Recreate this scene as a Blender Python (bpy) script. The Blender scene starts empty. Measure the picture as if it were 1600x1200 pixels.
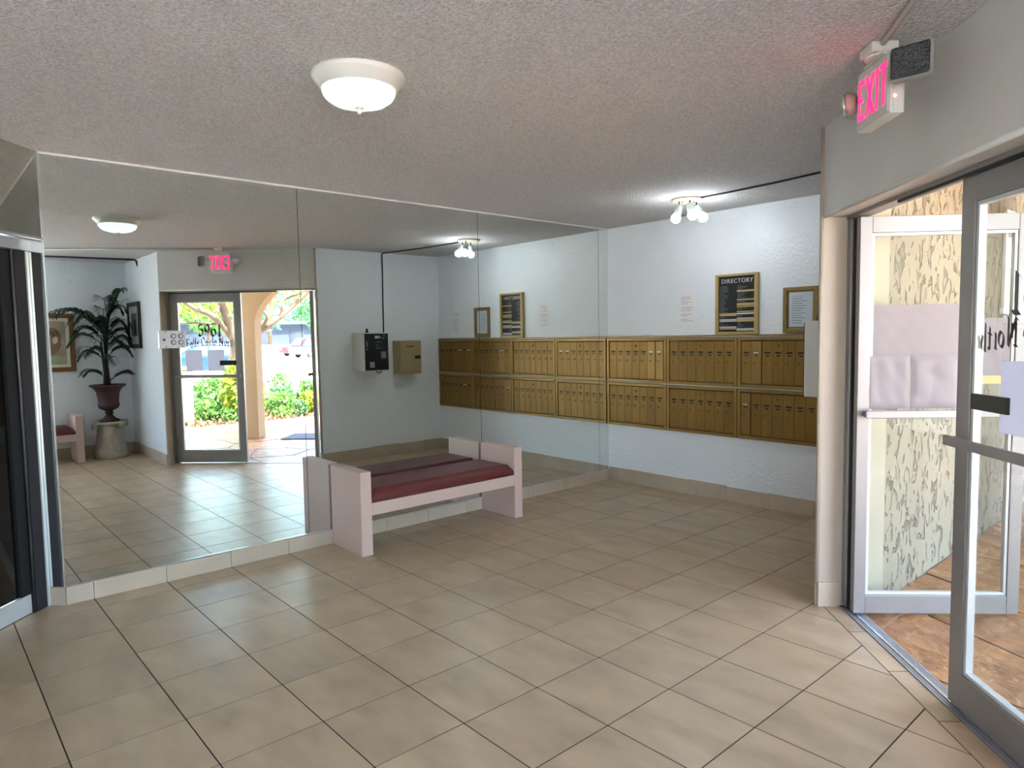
import bpy, bmesh, math, random
from mathutils import Vector, Matrix

random.seed(7)
scene = bpy.context.scene
COL = scene.collection
PI = math.pi

# ------------------------------------------------------------------ camera
cam_data = bpy.data.cameras.new('camera')
cam = bpy.data.objects.new('camera', cam_data)
COL.objects.link(cam)
CAM = Vector((4.736678, -5.568886, 1.552403))
cr = Vector((0.664479, 0.747119, -0.016732))
cu = Vector((-0.042146, 0.059819, 0.997319))
cf = Vector((-0.746117, 0.661993, -0.071237))
cam.matrix_world = Matrix(((cr.x, cu.x, -cf.x, CAM.x), (cr.y, cu.y, -cf.y, CAM.y), (cr.z, cu.z, -cf.z, CAM.z), (0, 0, 0, 1)))
cam_data.sensor_width = 36
cam_data.lens = 1070.4975 / 1600 * 36
cam_data.clip_start = 0.05
cam_data.clip_end = 500
scene.camera = cam

# ------------------------------------------------------------------ world, sun, exposure
SUN_STRENGTH, SKY_STRENGTH = 22.0, 1.05
SUN_DIR = Vector((0.30, -0.13, -0.945)).normalized()      # the way the light travels
world = bpy.data.worlds.new('world')
scene.world = world
world.use_nodes = True
wn = world.node_tree.nodes
wl = world.node_tree.links
wn.clear()
sky = wn.new('ShaderNodeTexSky')
sky.sky_type = 'NISHITA'
sky.sun_disc = False; sky.dust_density = 3.0; sky.ozone_density = 0.9
sky.sun_elevation = math.asin(-SUN_DIR.z)
sky.sun_rotation = math.atan2(-SUN_DIR.x, -SUN_DIR.y)
bg = wn.new('ShaderNodeBackground')
bg.inputs['Strength'].default_value = SKY_STRENGTH
wo = wn.new('ShaderNodeOutputWorld')
wl.new(sky.outputs['Color'], bg.inputs['Color'])
wl.new(bg.outputs['Background'], wo.inputs['Surface'])

sun_data = bpy.data.lights.new('sun', 'SUN')
sun_data.energy = SUN_STRENGTH
sun_data.angle = 0.009
sun_data.color = (1.0, 0.95, 0.87)
sun = bpy.data.objects.new('sun', sun_data)
COL.objects.link(sun)
sun.rotation_euler = SUN_DIR.to_track_quat('-Z', 'Y').to_euler()
sun.location = (6, 0, 12)

scene.view_settings.view_transform = 'Standard'
scene.view_settings.look = 'None'
scene.view_settings.exposure = 2.05
scene.view_settings.gamma = 1.0
scene.view_settings.use_curve_mapping = False
scene.cycles.use_denoising = True
scene.cycles.use_adaptive_sampling = True; scene.cycles.adaptive_threshold = 0.02; scene.cycles.max_bounces = 12
scene.cycles.diffuse_bounces = 5
scene.cycles.glossy_bounces = 8
scene.cycles.transparent_max_bounces = 24
scene.cycles.sample_clamp_indirect = 6.0
scene.cycles.caustics_reflective = True
scene.cycles.caustics_refractive = False

BULB_STRENGTH = 18.0
DOME_STRENGTH = 0.3

# ------------------------------------------------------------------ materials
def lin(h):
    h = h.lstrip('#')
    out = []
    for i in (0, 2, 4):
        c = int(h[i:i + 2], 16) / 255
        out.append(c / 12.92 if c <= 0.04045 else ((c + 0.055) / 1.055) ** 2.4)
    return (*out, 1.0)

MATS = {}
def mat(name, color, rough=0.5, metal=0.0, bump=0.0, bscale=60.0, var=0.0, vscale=4.0, spec=0.5, rnd=0.0, bdist=0.01, stretch=None, detail=3.0):
    """Principled surface with optional noise colour variation, per-object variation and noise relief."""
    if name in MATS:
        return MATS[name]
    m = bpy.data.materials.new(name)
    m.use_nodes = True
    nt = m.node_tree
    N, L = nt.nodes, nt.links
    b = N['Principled BSDF']
    col = lin(color) if isinstance(color, str) else (*color[:3], 1.0)
    b.inputs['Base Color'].default_value = col
    b.inputs['Roughness'].default_value = rough
    b.inputs['Metallic'].default_value = metal
    b.inputs['Specular IOR Level'].default_value = spec
    tc = None
    def coord():
        nonlocal tc
        if tc is None:
            t = N.new('ShaderNodeTexCoord')
            mp = N.new('ShaderNodeMapping')
            L.new(t.outputs['Object'], mp.inputs['Vector'])
            if stretch:
                mp.inputs['Scale'].default_value = stretch
            if rnd > 0:
                oi = N.new('ShaderNodeObjectInfo')
                cx = N.new('ShaderNodeCombineXYZ')
                mm = N.new('ShaderNodeMath'); mm.operation = 'MULTIPLY'; mm.inputs[1].default_value = 37.0
                L.new(oi.outputs['Random'], mm.inputs[0])
                for k in range(3):
                    L.new(mm.outputs[0], cx.inputs[k])
                L.new(cx.outputs[0], mp.inputs['Location'])
            tc = mp
        return tc.outputs['Vector']
    src = None
    if var > 0:
        nz = N.new('ShaderNodeTexNoise')
        nz.inputs['Scale'].default_value = vscale
        nz.inputs['Detail'].default_value = 5
        L.new(coord(), nz.inputs['Vector'])
        mr = N.new('ShaderNodeMapRange')
        mr.inputs['From Min'].default_value = 0.25
        mr.inputs['From Max'].default_value = 0.75
        mr.inputs['To Min'].default_value = 1 - var
        mr.inputs['To Max'].default_value = 1 + var
        L.new(nz.outputs['Fac'], mr.inputs['Value'])
        src = mr.outputs['Result']
    if rnd > 0:
        oi2 = N.new('ShaderNodeObjectInfo')
        mr2 = N.new('ShaderNodeMapRange')
        mr2.inputs['To Min'].default_value = 1 - rnd
        mr2.inputs['To Max'].default_value = 1 + rnd
        L.new(oi2.outputs['Random'], mr2.inputs['Value'])
        if src is not None:
            mu = N.new('ShaderNodeMath'); mu.operation = 'MULTIPLY'
            L.new(src, mu.inputs[0]); L.new(mr2.outputs['Result'], mu.inputs[1])
            src = mu.outputs[0]
        else:
            src = mr2.outputs['Result']
    if src is not None:
        vm = N.new('ShaderNodeVectorMath'); vm.operation = 'SCALE'
        vm.inputs[0].default_value = col[:3]
        L.new(src, vm.inputs['Scale'])
        L.new(vm.outputs['Vector'], b.inputs['Base Color'])
    if bump > 0:
        n2 = N.new('ShaderNodeTexNoise')
        n2.inputs['Scale'].default_value = bscale
        n2.inputs['Detail'].default_value = detail
        L.new(coord(), n2.inputs['Vector'])
        bp = N.new('ShaderNodeBump')
        bp.inputs['Strength'].default_value = bump
        bp.inputs['Distance'].default_value = bdist
        L.new(n2.outputs['Fac'], bp.inputs['Height'])
        L.new(bp.outputs['Normal'], b.inputs['Normal'])
    MATS[name] = m
    return m

def mat_emit(name, color, strength):
    m = bpy.data.materials.new(name)
    m.use_nodes = True
    b = m.node_tree.nodes['Principled BSDF']
    c = lin(color) if isinstance(color, str) else (*color, 1)
    b.inputs['Base Color'].default_value = c
    b.inputs['Emission Color'].default_value = c
    b.inputs['Emission Strength'].default_value = strength
    b.inputs['Roughness'].default_value = 0.4
    MATS[name] = m
    return m

def mat_mirror(name, tint, rough=0.0):
    m = bpy.data.materials.new(name)
    m.use_nodes = True
    N, L = m.node_tree.nodes, m.node_tree.links
    N.clear()
    g = N.new('ShaderNodeBsdfGlossy')
    g.inputs['Color'].default_value = (*tint, 1)
    g.inputs['Roughness'].default_value = rough
    o = N.new('ShaderNodeOutputMaterial')
    L.new(g.outputs[0], o.inputs['Surface'])
    MATS[name] = m
    return m

def mat_glass(name, tint=(0.96, 0.98, 0.97), refl=0.2):
    m = bpy.data.materials.new(name)
    m.use_nodes = True
    N, L = m.node_tree.nodes, m.node_tree.links
    N.clear()
    t = N.new('ShaderNodeBsdfTransparent')
    t.inputs['Color'].default_value = (*tint, 1)
    g = N.new('ShaderNodeBsdfGlossy')
    g.inputs['Roughness'].default_value = 0.0
    fr = N.new('ShaderNodeFresnel')
    fr.inputs['IOR'].default_value = 1.3
    mm = N.new('ShaderNodeMath'); mm.operation = 'MULTIPLY'; mm.inputs[1].default_value = refl
    L.new(fr.outputs[0], mm.inputs[0])
    mx = N.new('ShaderNodeMixShader')
    L.new(mm.outputs[0], mx.inputs[0])
    L.new(t.outputs[0], mx.inputs[1])
    L.new(g.outputs[0], mx.inputs[2])
    o = N.new('ShaderNodeOutputMaterial')
    L.new(mx.outputs[0], o.inputs['Surface'])
    MATS[name] = m
    return m

def mat_leaf(name, c1, c2, trans=0.35):
    m = bpy.data.materials.new(name)
    m.use_nodes = True
    N, L = m.node_tree.nodes, m.node_tree.links
    N.clear()
    geo = N.new('ShaderNodeNewGeometry')
    mix = N.new('ShaderNodeMix'); mix.data_type = 'RGBA'
    mix.inputs[6].default_value = lin(c1)
    mix.inputs[7].default_value = lin(c2)
    L.new(geo.outputs['Random Per Island'], mix.inputs[0])
    d = N.new('ShaderNodeBsdfDiffuse')
    t = N.new('ShaderNodeBsdfTranslucent')
    L.new(mix.outputs[2], d.inputs['Color'])
    L.new(mix.outputs[2], t.inputs['Color'])
    mx = N.new('ShaderNodeMixShader'); mx.inputs[0].default_value = trans
    L.new(d.outputs[0], mx.inputs[1]); L.new(t.outputs[0], mx.inputs[2])
    o = N.new('ShaderNodeOutputMaterial')
    L.new(mx.outputs[0], o.inputs['Surface'])
    MATS[name] = m
    return m

M_WALL = mat('wall_paint', '#e6eaee', 0.36, bump=0.8, bscale=30, bdist=0.01, detail=5)
M_DOORWALL = mat('door_wall_paint', '#cbc8c2', 0.55, bump=0.2, bscale=16, bdist=0.01, var=0.10, vscale=1.6)
M_JAMB = mat('jamb_paint', '#b5a696', 0.5, bump=0.1, bscale=30)
M_CEIL = mat('popcorn_ceiling', '#f2ecea', 0.9, bump=1.0, bscale=72, bdist=0.06, var=0.22, vscale=95, spec=0.2, detail=4)
M_GROUT = mat('grout', '#2b221c', 0.9)
M_TILE = mat('floor_tile', '#b69e80', 0.33, var=0.2, vscale=3.2, rnd=0.035, bump=0.05, bscale=9, stretch=(1, 2.2, 1))
M_BASE = mat('base_tile', '#bba995', 0.42, var=0.08, vscale=6, rnd=0.04)
M_GOLD = mat('gold_anodized', '#89672d', 0.42, metal=0.45, var=0.16, vscale=1.0, rnd=0.09, stretch=(120, 120, 1.5))
M_GOLDF = mat('gold_frame_metal', '#94733a', 0.38, metal=0.5, var=0.06, vscale=20)
M_DARKGAP = mat('mailbox_inner', '#2b2114', 0.7)
M_BLACK = mat('black_paint', '#0e0d0d', 0.45)
M_SLOT = mat('slot_dark', '#080604', 0.6)
M_BRASS = mat('brass_lock', '#7a6030', 0.3, metal=0.6)
M_ALU = mat('anodized_aluminium', '#918c8a', 0.42, metal=0.35, var=0.04, vscale=8)
M_ALUL = mat('light_aluminium', '#c9cccc', 0.35, metal=0.3)
M_CHROME = mat('chrome_channel', '#dfe3e6', 0.18, metal=0.9)
M_STEEL = mat('brushed_steel', '#a6a6ac', 0.35, metal=0.55, var=0.08, vscale=30)
M_WHITE = mat('white_enamel', '#d6d2cd', 0.4)
M_PLASTIC = mat('sign_plastic', '#d8d4cc', 0.45)
M_PAPER = mat('white_paper', '#ece9ea', 0.8)
M_PAPERG = mat('grey_paper', '#d2d2dc', 0.8)
M_PAPERP = mat('crumpled_paper', '#938a8c', 0.75)
def add_translucency(m, fac):
    nt = m.node_tree
    b = nt.nodes['Principled BSDF']; o = nt.nodes['Material Output']
    t = nt.nodes.new('ShaderNodeBsdfTranslucent')
    t.inputs['Color'].default_value = b.inputs['Base Color'].default_value
    mx = nt.nodes.new('ShaderNodeMixShader'); mx.inputs[0].default_value = fac
    nt.links.new(b.outputs[0], mx.inputs[1]); nt.links.new(t.outputs[0], mx.inputs[2])
    nt.links.new(mx.outputs[0], o.inputs['Surface'])
add_translucency(M_PAPERG, 0.55)
M_INK = mat('ink_grey', '#6c7078', 0.8)
M_INKO = mat('ink_orange', '#b98d5c', 0.8)
M_BENCH = mat('bench_laminate', '#c9ada1', 0.5, var=0.03, vscale=3)
M_VINYL = mat('maroon_vinyl', '#612622', 0.42, bump=0.12, bscale=120, var=0.08, vscale=5)
M_NAVY = mat('machine_face', '#12141f', 0.3)
M_TAN = mat('tan_box_paint', '#a4906a', 0.45)
M_LET = mat('brown_vinyl_letters', '#3a1b12', 0.55)
M_FRAMEG = mat('gilt_frame', '#8c7340', 0.4, metal=0.3, var=0.1, vscale=30)
M_FRAMEB = mat('dark_frame', '#1c1513', 0.4)
M_FRAMEW = mat('wood_frame', '#7d4d24', 0.4, var=0.15, vscale=12)
M_MATB = mat('picture_mat', '#d8d6c8', 0.8)
M_CORD = mat('dark_cord', '#2b3033', 0.6)
M_CONDUIT = mat('painted_conduit', '#d6d1ca', 0.55)
M_URN = mat('urn_brown', '#3f1f1a', 0.5, var=0.2, vscale=8)
M_STONE = mat('cast_stone', '#a39a8c', 0.85, bump=0.9, bscale=11, bdist=0.04, var=0.25, vscale=9)
M_SOIL = mat('soil', '#2a1d14', 0.95)
M_STEM = mat('palm_stem', '#3b3424', 0.7)
M_FROND = mat('palm_frond', '#1b4227', 0.45)
M_DGLASS = mat('dark_glass', '#0b0c0d', 0.04, spec=0.6)
M_TAPE = mat('tan_tape', '#cbb27a', 0.6)
M_HEADLENS = mat('clear_lens', '#3f4042', 0.15, bump=1.0, bscale=90, metal=0.3)
M_HEADSH = mat('lamp_head_shell', '#a98f88', 0.45)
M_MAT = mat('door_mat', '#4b4d55', 0.95)
M_STUCCO = None
M_PORCH = mat('porch_paint', '#a88f6c', 0.8, var=0.05, vscale=3)
M_PORCHL = mat('porch_trim_paint', '#c4b39f', 0.8, var=0.04, vscale=3)
M_PORCHW = mat('porch_ceiling_paint', '#cfc6ba', 0.8)
M_JAMBX = mat('outer_jamb_paint', '#a89c86', 0.8)
M_FLAG = mat('flagstone', '#9d7046', 0.4, var=0.34, vscale=5.5, rnd=0.14, bump=1.0, bscale=8, bdist=0.04, detail=6)
M_MORTAR = mat('mortar', '#b6a48c', 0.9)
M_LOT = mat('parking_lot', '#b9b6b0', 0.95, var=0.06, vscale=0.6)
M_BED = mat('planting_bed', '#4f3f2f', 0.95, var=0.25, vscale=4, bump=0.6, bscale=18)
M_BARK = mat('pale_bark', '#4f3d2b', 0.9, var=0.3, vscale=5, bump=0.6, bscale=14)
M_MIRROR = mat_mirror('mirror_silver', (0.80, 0.835, 0.81))
M_GREYMIRROR = mat_mirror('tinted_mirror', (0.62, 0.62, 0.57))
M_GLASS = mat_glass('clear_glass')
M_EXIT = mat_emit('exit_red', (1.0, 0.008, 0.075), 1.15)
M_LED = mat_emit('led_red', (1.0, 0.16, 0.16), 3.0)
M_BULB = mat_emit('bulb_glow', (0.86, 0.94, 1.0), BULB_STRENGTH)
M_BOWL = mat_emit('bowl_glow', (0.74, 1.0, 0.80), DOME_STRENGTH)
M_LEAFY = mat_leaf('leaf_yellowgreen', '#5f7f2e', '#94963c')
M_LEAFG = mat_leaf('leaf_green', '#3c6a32', '#678a4a')
M_LEAFD = mat_leaf('leaf_deep', '#34603c', '#5f8a5f')
M_LEAFB = mat_leaf('leaf_bluegreen', '#41715f', '#6f9a78')
M_LEAFR = mat_leaf('leaf_litter', '#5a4a36', '#7d6e58')

# stucco: heavy skip-trowel relief
def stucco():
    m = bpy.data.materials.new('skip_trowel_stucco')
    m.use_nodes = True
    N, L = m.node_tree.nodes, m.node_tree.links
    b = N['Principled BSDF']
    b.inputs['Base Color'].default_value = lin('#8d806a')
    b.inputs['Roughness'].default_value = 0.85
    t = N.new('ShaderNodeTexCoord')
    mp = N.new('ShaderNodeMapping')
    mp.inputs['Scale'].default_value = (1.0, 1.0, 0.62)
    L.new(t.outputs['Object'], mp.inputs['Vector'])
    nz = N.new('ShaderNodeTexNoise')
    nz.inputs['Scale'].default_value = 14.0
    nz.inputs['Detail'].default_value = 6
    nz.inputs['Distortion'].default_value = 0.9
    L.new(mp.outputs[0], nz.inputs['Vector'])
    rp = N.new('ShaderNodeValToRGB')
    rp.color_ramp.elements[0].position = 0.36
    rp.color_ramp.elements[1].position = 0.45
    L.new(nz.outputs['Fac'], rp.inputs[0])
    bp = N.new('ShaderNodeBump')
    bp.inputs['Strength'].default_value = 1.0
    bp.inputs['Distance'].default_value = 0.035
    L.new(rp.outputs[0], bp.inputs['Height'])
    L.new(bp.outputs[0], b.inputs['Normal'])
    return m
M_STUCCO = stucco()

# ------------------------------------------------------------------ mesh helpers
class MB:
    def __init__(self):
        self.v, self.f, self.s = [], [], []
    def face(self, idx, smooth=False):
        self.f.append(tuple(idx)); self.s.append(smooth)
    def box(self, x0, x1, y0, y1, z0, z1, M=None):
        p = [(x0, y0, z0), (x1, y0, z0), (x1, y1, z0), (x0, y1, z0), (x0, y0, z1), (x1, y0, z1), (x1, y1, z1), (x0, y1, z1)]
        return self.hexa(p, M)
    def hexa(self, p, M=None):
        o = len(self.v)
        self.v += [tuple(M @ Vector(q)) if M else tuple(q) for q in p]
        for q in ((0, 3, 2, 1), (4, 5, 6, 7), (0, 1, 5, 4), (1, 2, 6, 5), (2, 3, 7, 6), (3, 0, 4, 7)):
            self.face([o + k for k in q])
        return self
    def prism(self, poly, z0, z1):
        o = len(self.v); k = len(poly)
        a = sum(poly[i][0] * poly[(i + 1) % k][1] - poly[(i + 1) % k][0] * poly[i][1] for i in range(k))
        if a < 0:
            poly = poly[::-1]
        self.v += [(x, y, z0) for x, y in poly] + [(x, y, z1) for x, y in poly]
        self.face([o + i for i in range(k)][::-1])
        self.face([o + k + i for i in range(k)])
        for i in range(k):
            j = (i + 1) % k
            self.face([o + i, o + j, o + k + j, o + k + i])
        return self
    def lathe(self, prof, seg=32, c=(0, 0, 0), M=None, smooth=True, cap=True):
        o = len(self.v); k = len(prof)
        for r, z in prof:
            for i in range(seg):
                a = 2 * PI * i / seg
                q = Vector((r * math.cos(a), r * math.sin(a), z))
                q = (M @ q) if M else q + Vector(c)
                self.v.append(tuple(q))
        for a in range(k - 1):
            for i in range(seg):
                j = (i + 1) % seg
                self.face([o + a * seg + i, o + a * seg + j, o + (a + 1) * seg + j, o + (a + 1) * seg + i], smooth)
        if cap:
            self.face([o + i for i in range(seg)][::-1])
            self.face([o + (k - 1) * seg + i for i in range(seg)])
        return self
    def tube(self, pts, rad, seg=8, cap=True):
        pts = [Vector(p) for p in pts]
        if not isinstance(rad, (list, tuple)):
            rad = [rad] * len(pts)
        o = len(self.v)
        prev = None
        for i, p in enumerate(pts):
            d = (pts[min(i + 1, len(pts) - 1)] - pts[max(i - 1, 0)]).normalized()
            if prev is None:
                u = d.orthogonal().normalized()
            else:
                u = (prev - d * prev.dot(d))
                u = u.normalized() if u.length > 1e-6 else d.orthogonal().normalized()
            prev = u
            w = d.cross(u)
            for k in range(seg):
                a = 2 * PI * k / seg
                self.v.append(tuple(p + (u * math.cos(a) + w * math.sin(a)) * rad[i]))
        for a in range(len(pts) - 1):
            for k in range(seg):
                j = (k + 1) % seg
                self.face([o + a * seg + k, o + a * seg + j, o + (a + 1) * seg + j, o + (a + 1) * seg + k], True)
        if cap:
            self.face([o + k for k in range(seg)][::-1])
            self.face([o + (len(pts) - 1) * seg + k for k in range(seg)])
        return self
    def mesh(self, name, material):
        me = bpy.data.meshes.new(name)
        me.from_pydata(self.v, [], self.f)
        me.polygons.foreach_set('use_smooth', self.s)
        if material:
            me.materials.append(material)
        me.update()
        return me
    def build(self, name, material, parent=None, bevel=0.0, M=None, segs=2):
        me = self.mesh(name, material)
        if bevel > 0:
            bm = bmesh.new(); bm.from_mesh(me)
            bmesh.ops.remove_doubles(bm, verts=bm.verts, dist=1e-5)
            bmesh.ops.bevel(bm, geom=[e for e in bm.edges if len(e.link_faces) == 2 and e.calc_face_angle(0) > 0.5], offset=bevel, segments=segs, affect='EDGES', profile=0.5)
            bm.to_mesh(me); bm.free()
        o = bpy.data.objects.new(name, me)
        COL.objects.link(o)
        if parent:
            o.parent = parent
        if M is not None:
            o.matrix_local = M
        return o

def empty(name, loc=(0, 0, 0), rz=0.0, M=None):
    o = bpy.data.objects.new(name, None)
    o.empty_display_size = 0.1
    COL.objects.link(o)
    if M is not None:
        o.matrix_world = M
    else:
        o.location = loc
        o.rotation_euler = (0, 0, rz)
    return o

def tag(o, label, cat=None, group=None, kind=None):
    o['label'] = label
    if cat: o['category'] = cat
    if group: o['group'] = group
    if kind: o['kind'] = kind
    return o

def struct(o, label, cat=None):
    return tag(o, label, cat, kind='structure')

def copy_tree(o, parent=None):
    c = o.copy(); COL.objects.link(c)
    c.parent = parent
    for ch in o.children:
        d = copy_tree(ch, c)
        d.matrix_parent_inverse = ch.matrix_parent_inverse.copy()
    return c

def box(name, m, x0, x1, y0, y1, z0, z1, parent=None, bevel=0.0, M=None):
    return MB().box(x0, x1, y0, y1, z0, z1).build(name, m, parent, bevel, M)

# frames --------------------------------------------------------------
H = 2.6365
JX, JY = 3.04, -1.79
R2 = math.sqrt(0.5)
# door frame coordinates: local x = along the door wall (s), local y = outward (n)
DM = Matrix(((R2, R2, 0, JX), (-R2, R2, 0, JY), (0, 0, 1, 0), (0, 0, 0, 1)))
def sn(s, n):
    return (JX + R2 * (s + n), JY + R2 * (-s + n))
# left entry wall: local x = along (1,-1) from A, local y = into the room (1,1)
AX, AY = 0.0, -4.93
EM = Matrix(((R2, R2, 0, AX), (-R2, R2, 0, AY), (0, 0, 1, 0), (0, 0, 0, 1)))
def en(t, n):
    return (AX + R2 * (t + n), AY + R2 * (-t + n))
XP = 6.05          # wall with the palm
YQ = JY - 1.97 * R2   # wall with the small picture (-3.183)
XQ = JX + 1.97 * R2
YR = -7.4
TE = 2.3           # length of the left entry wall
XE, YE = en(TE, 0)

# ------------------------------------------------------------------ room shell
struct(MB().prism([(-0.008, 0.0), (-0.16, 0.0), (-0.16, -5.081), en(-0.006, -0.21), en(-0.006, -0.008)], 0, H).build('wall_left', M_WALL), 'wall behind the big mirror panels')
struct(box('wall_back', M_WALL, -0.16, 3.04, 0.0, 0.15, 0, H), 'white painted wall behind the brass mailboxes', 'wall')
struct(MB().prism([(3.04, -1.79), sn(0, 0.2), (3.24, -1.46), (3.24, 0.15), (3.04, 0.15)], 0, H).build('wall_right', M_WALL), 'white wall carrying the dark card machine and tan drop box', 'wall')
struct(MB().prism([(XQ, YQ), sn(1.97, 0.2), (6.2, -3.042), (6.2, YQ)], 0, H).build('wall_side', M_WALL), 'white wall with the small dark framed picture', 'wall')
struct(box('wall_rear', M_WALL, XE - 0.15, XP + 0.15, YR - 0.15, YR, 0, H), 'plain white wall behind the viewer')
# added glazed bay out of view beside the viewer, to let in daylight
WY0, WY1 = -7.35, -4.95
struct(MB().box(XP, XP + 0.15, YR, WY0, 0, H).box(XP, XP + 0.15, WY1, YQ, 0, H).box(XP, XP + 0.15, WY0, WY1, 2.5, H).build('wall_palm', M_WALL), 'white wall behind the palm urn', 'wall')
w2 = empty('added_window', (XP + 0.04, WY0, 0)); struct(w2, 'added glazed bay in the palm wall, out of view, bringing in daylight', 'window')
pw = (WY1 - WY0 - 0.05) / 2
for k in range(3):
    yy = k * pw
    MB().box(0.0, 0.08, yy, yy + 0.05, 0.0, 2.499).build('mullion', M_ALU, w2)
    if k < 2:
        MB().box(0.035, 0.041, yy + 0.051, yy + pw - 0.001, 0.1, 2.45).build('glass_pane', M_GLASS, w2)
        MB().box(0.01, 0.07, yy + 0.051, yy + pw - 0.001, 0.0, 0.099).build('sill_rail', M_ALU, w2)
        MB().box(0.01, 0.07, yy + 0.051, yy + pw - 0.001, 2.451, 2.499).build('head_rail', M_ALU, w2)
struct(box('wall_rear_left', M_WALL, XE - 0.15, XE, YR, YE - 0.2, 0, H), 'plain white wall beside the dark glass doors')
# header over the entrance, with a rounded lower edge
hd = MB().box(0.0, 1.97, 0.0, 0.2, 2.165, H).build('wall_door_header', M_DOORWALL, M=DM)
struct(hd, 'grey plaster wall above the glass entrance doors', 'wall')
tr = MB()
tr.tube([(0.0, 0.012, 2.168), (1.97, 0.012, 2.168)], 0.014, 10)
struct(tr.build('trim_1', M_DOORWALL, M=DM), 'rounded plaster edge along the door header', 'trim')
# jamb facings (plaster over the wall ends)
struct(MB().box(-0.005, 0.012, 0.0, 0.135, 0.0, 2.165).build('trim_2', M_JAMB, M=DM, bevel=0.005), 'cream painted jamb beside the open door leaf', 'trim')
struct(MB().box(1.958, 1.975, 0.0, 0.135, 0.0, 2.165).build('trim_3', M_JAMB, M=DM, bevel=0.005), 'cream painted jamb beside the small picture wall', 'trim')
struct(MB().tube([(3.045, -1.80, 0.14), (3.045, -1.80, H)], 0.012, 10).build('trim_4', M_JAMB), 'rounded corner bead at the end of the door wall', 'trim')
# ceiling
room = [(-0.1, -5.05), (-0.1, 0.1), (3.24, 0.1), (3.24, -1.46), sn(0, 0.2), sn(1.97, 0.2), (6.2, -3.042), (6.2, YR - 0.15), (XE - 0.15, YR - 0.15), (XE - 0.15, YE - 0.25)]
struct(MB().prism(room, H, H + 0.12).build('ceiling', M_CEIL), 'off-white popcorn textured ceiling', 'ceiling')

# ------------------------------------------------------------------ tiled floor
TXX, TYY, GX0, GY0 = 0.40404, 0.40796, 0.18741, -4.78819
floor = MB().prism([en(0, -0.16), (-0.05, -4.93), (-0.05, 0.05), (3.06, 0.05), (3.06, -1.77), sn(0, 0.125), sn(1.97, 0.125), (4.45, -3.15), (6.1, -3.15), (6.1, YR - 0.05), (XE - 0.05, YR - 0.05), en(TE + 0.02, -0.16)], -0.12, -0.0016).build('floor', M_GROUT)
struct(floor, 'beige ceramic tile floor with dark grout', 'floor')
inner = [en(0, -0.11), (0.0, -4.93), (0.0, 0.0), (3.04, 0.0), (3.04, -1.79), sn(0, 0.03), sn(1.97, 0.03), (XQ, YQ), (XP, YQ), (XP, YR), (XE, YR), en(TE, -0.11)]
def clip_rect(poly, x0, x1, y0, y1):
    def cut(P, inside, inter):
        out = []
        for i in range(len(P)):
            a, b = P[i - 1], P[i]
            ia, ib = inside(a), inside(b)
            if ib:
                if not ia: out.append(inter(a, b))
                out.append(b)
            elif ia:
                out.append(inter(a, b))
        return out
    def ix(x):
        return lambda a, b: (x, a[1] + (b[1] - a[1]) * (x - a[0]) / (b[0] - a[0]))
    def iy(y):
        return lambda a, b: (a[0] + (b[0] - a[0]) * (y - a[1]) / (b[1] - a[1]), y)
    P = poly
    for ins, it in ((lambda p: p[0] >= x0, ix(x0)), (lambda p: p[0] <= x1, ix(x1)), (lambda p: p[1] >= y0, iy(y0)), (lambda p: p[1] <= y1, iy(y1))):
        if P: P = cut(P, ins, it)
    return P
def area(P):
    return 0.5 * abs(sum(P[i - 1][0] * P[i][1] - P[i][0] * P[i - 1][1] for i in range(len(P))))
G = 0.0030
full = MB().box(-TXX / 2 + G, TXX / 2 - G, -TYY / 2 + G, TYY / 2 - G, -0.006, 0).mesh('tile', M_TILE)
for i in range(-1, 16):
    for j in range(-8, 13):
        x0, y0 = GX0 + i * TXX, GY0 + j * TYY
        P = clip_rect(inner, x0 + G, x0 + TXX - G, y0 + G, y0 + TYY - G)
        if not P or area(P) < 0.002:
            continue
        if area(P) > 0.999 * (TXX - 2 * G) * (TYY - 2 * G):
            o = bpy.data.objects.new('tile', full)
            COL.objects.link(o)
        else:
            cx, cy = x0 + TXX / 2, y0 + TYY / 2
            Q = []
            for p in P:
                if not Q or (abs(p[0] - Q[-1][0]) + abs(p[1] - Q[-1][1])) > 1e-5:
                    Q.append(p)
            if len(Q) < 3: continue
            o = MB().prism([(p[0] - cx, p[1] - cy) for p in Q], -0.006, 0).build('tile', M_TILE)
        o.location = (x0 + TXX / 2, y0 + TYY / 2, 0)
        o.parent = floor
js = [0.0, 0.35, 0.765, 1.17, 1.58, 1.97]
for a, b in zip(js[:-1], js[1:]):
    MB().prism([sn(a + G, 0.035), sn(b - G, 0.035), sn(b - G, 0.122), sn(a + G, 0.122)], -0.006, 0).build('border_tile', M_TILE, floor)

# baseboards: cut tiles set on edge
def baseboard(name, label, joints, place, h, th=0.011):
    root = empty(name); struct(root, label, 'baseboard')
    rr = random.Random(len(name) * 31)
    for a, b in zip(joints[:-1], joints[1:]):
        if b - a < 0.01: continue
        hh = h + rr.uniform(-0.006, 0.006)
        P = place(a + 0.0015, b - 0.0015, th)
        MB().prism(P, 0.001, hh).build('base_tile', M_BASE, root)
    return root
yj = [-4.93] + [GY0 + k * TYY for k in range(0, 12) if -4.93 < GY0 + k * TYY < -0.02] + [0.0]
baseboard('baseboard_left', 'row of cut tiles along the foot of the mirror', yj, lambda a, b, t: [(0, a), (0.012, a), (0.012, b), (0, b)], 0.108)
xj = [0.013] + [GX0 + k * TXX for k in range(0, 8) if GX0 + k * TXX < 3.0] + [3.03]
baseboard('baseboard_back', 'row of cut tiles under the mailbox wall', xj, lambda a, b, t: [(a, -0.012), (b, -0.012), (b, -0.0005), (a, -0.0005)], 0.142)
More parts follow.
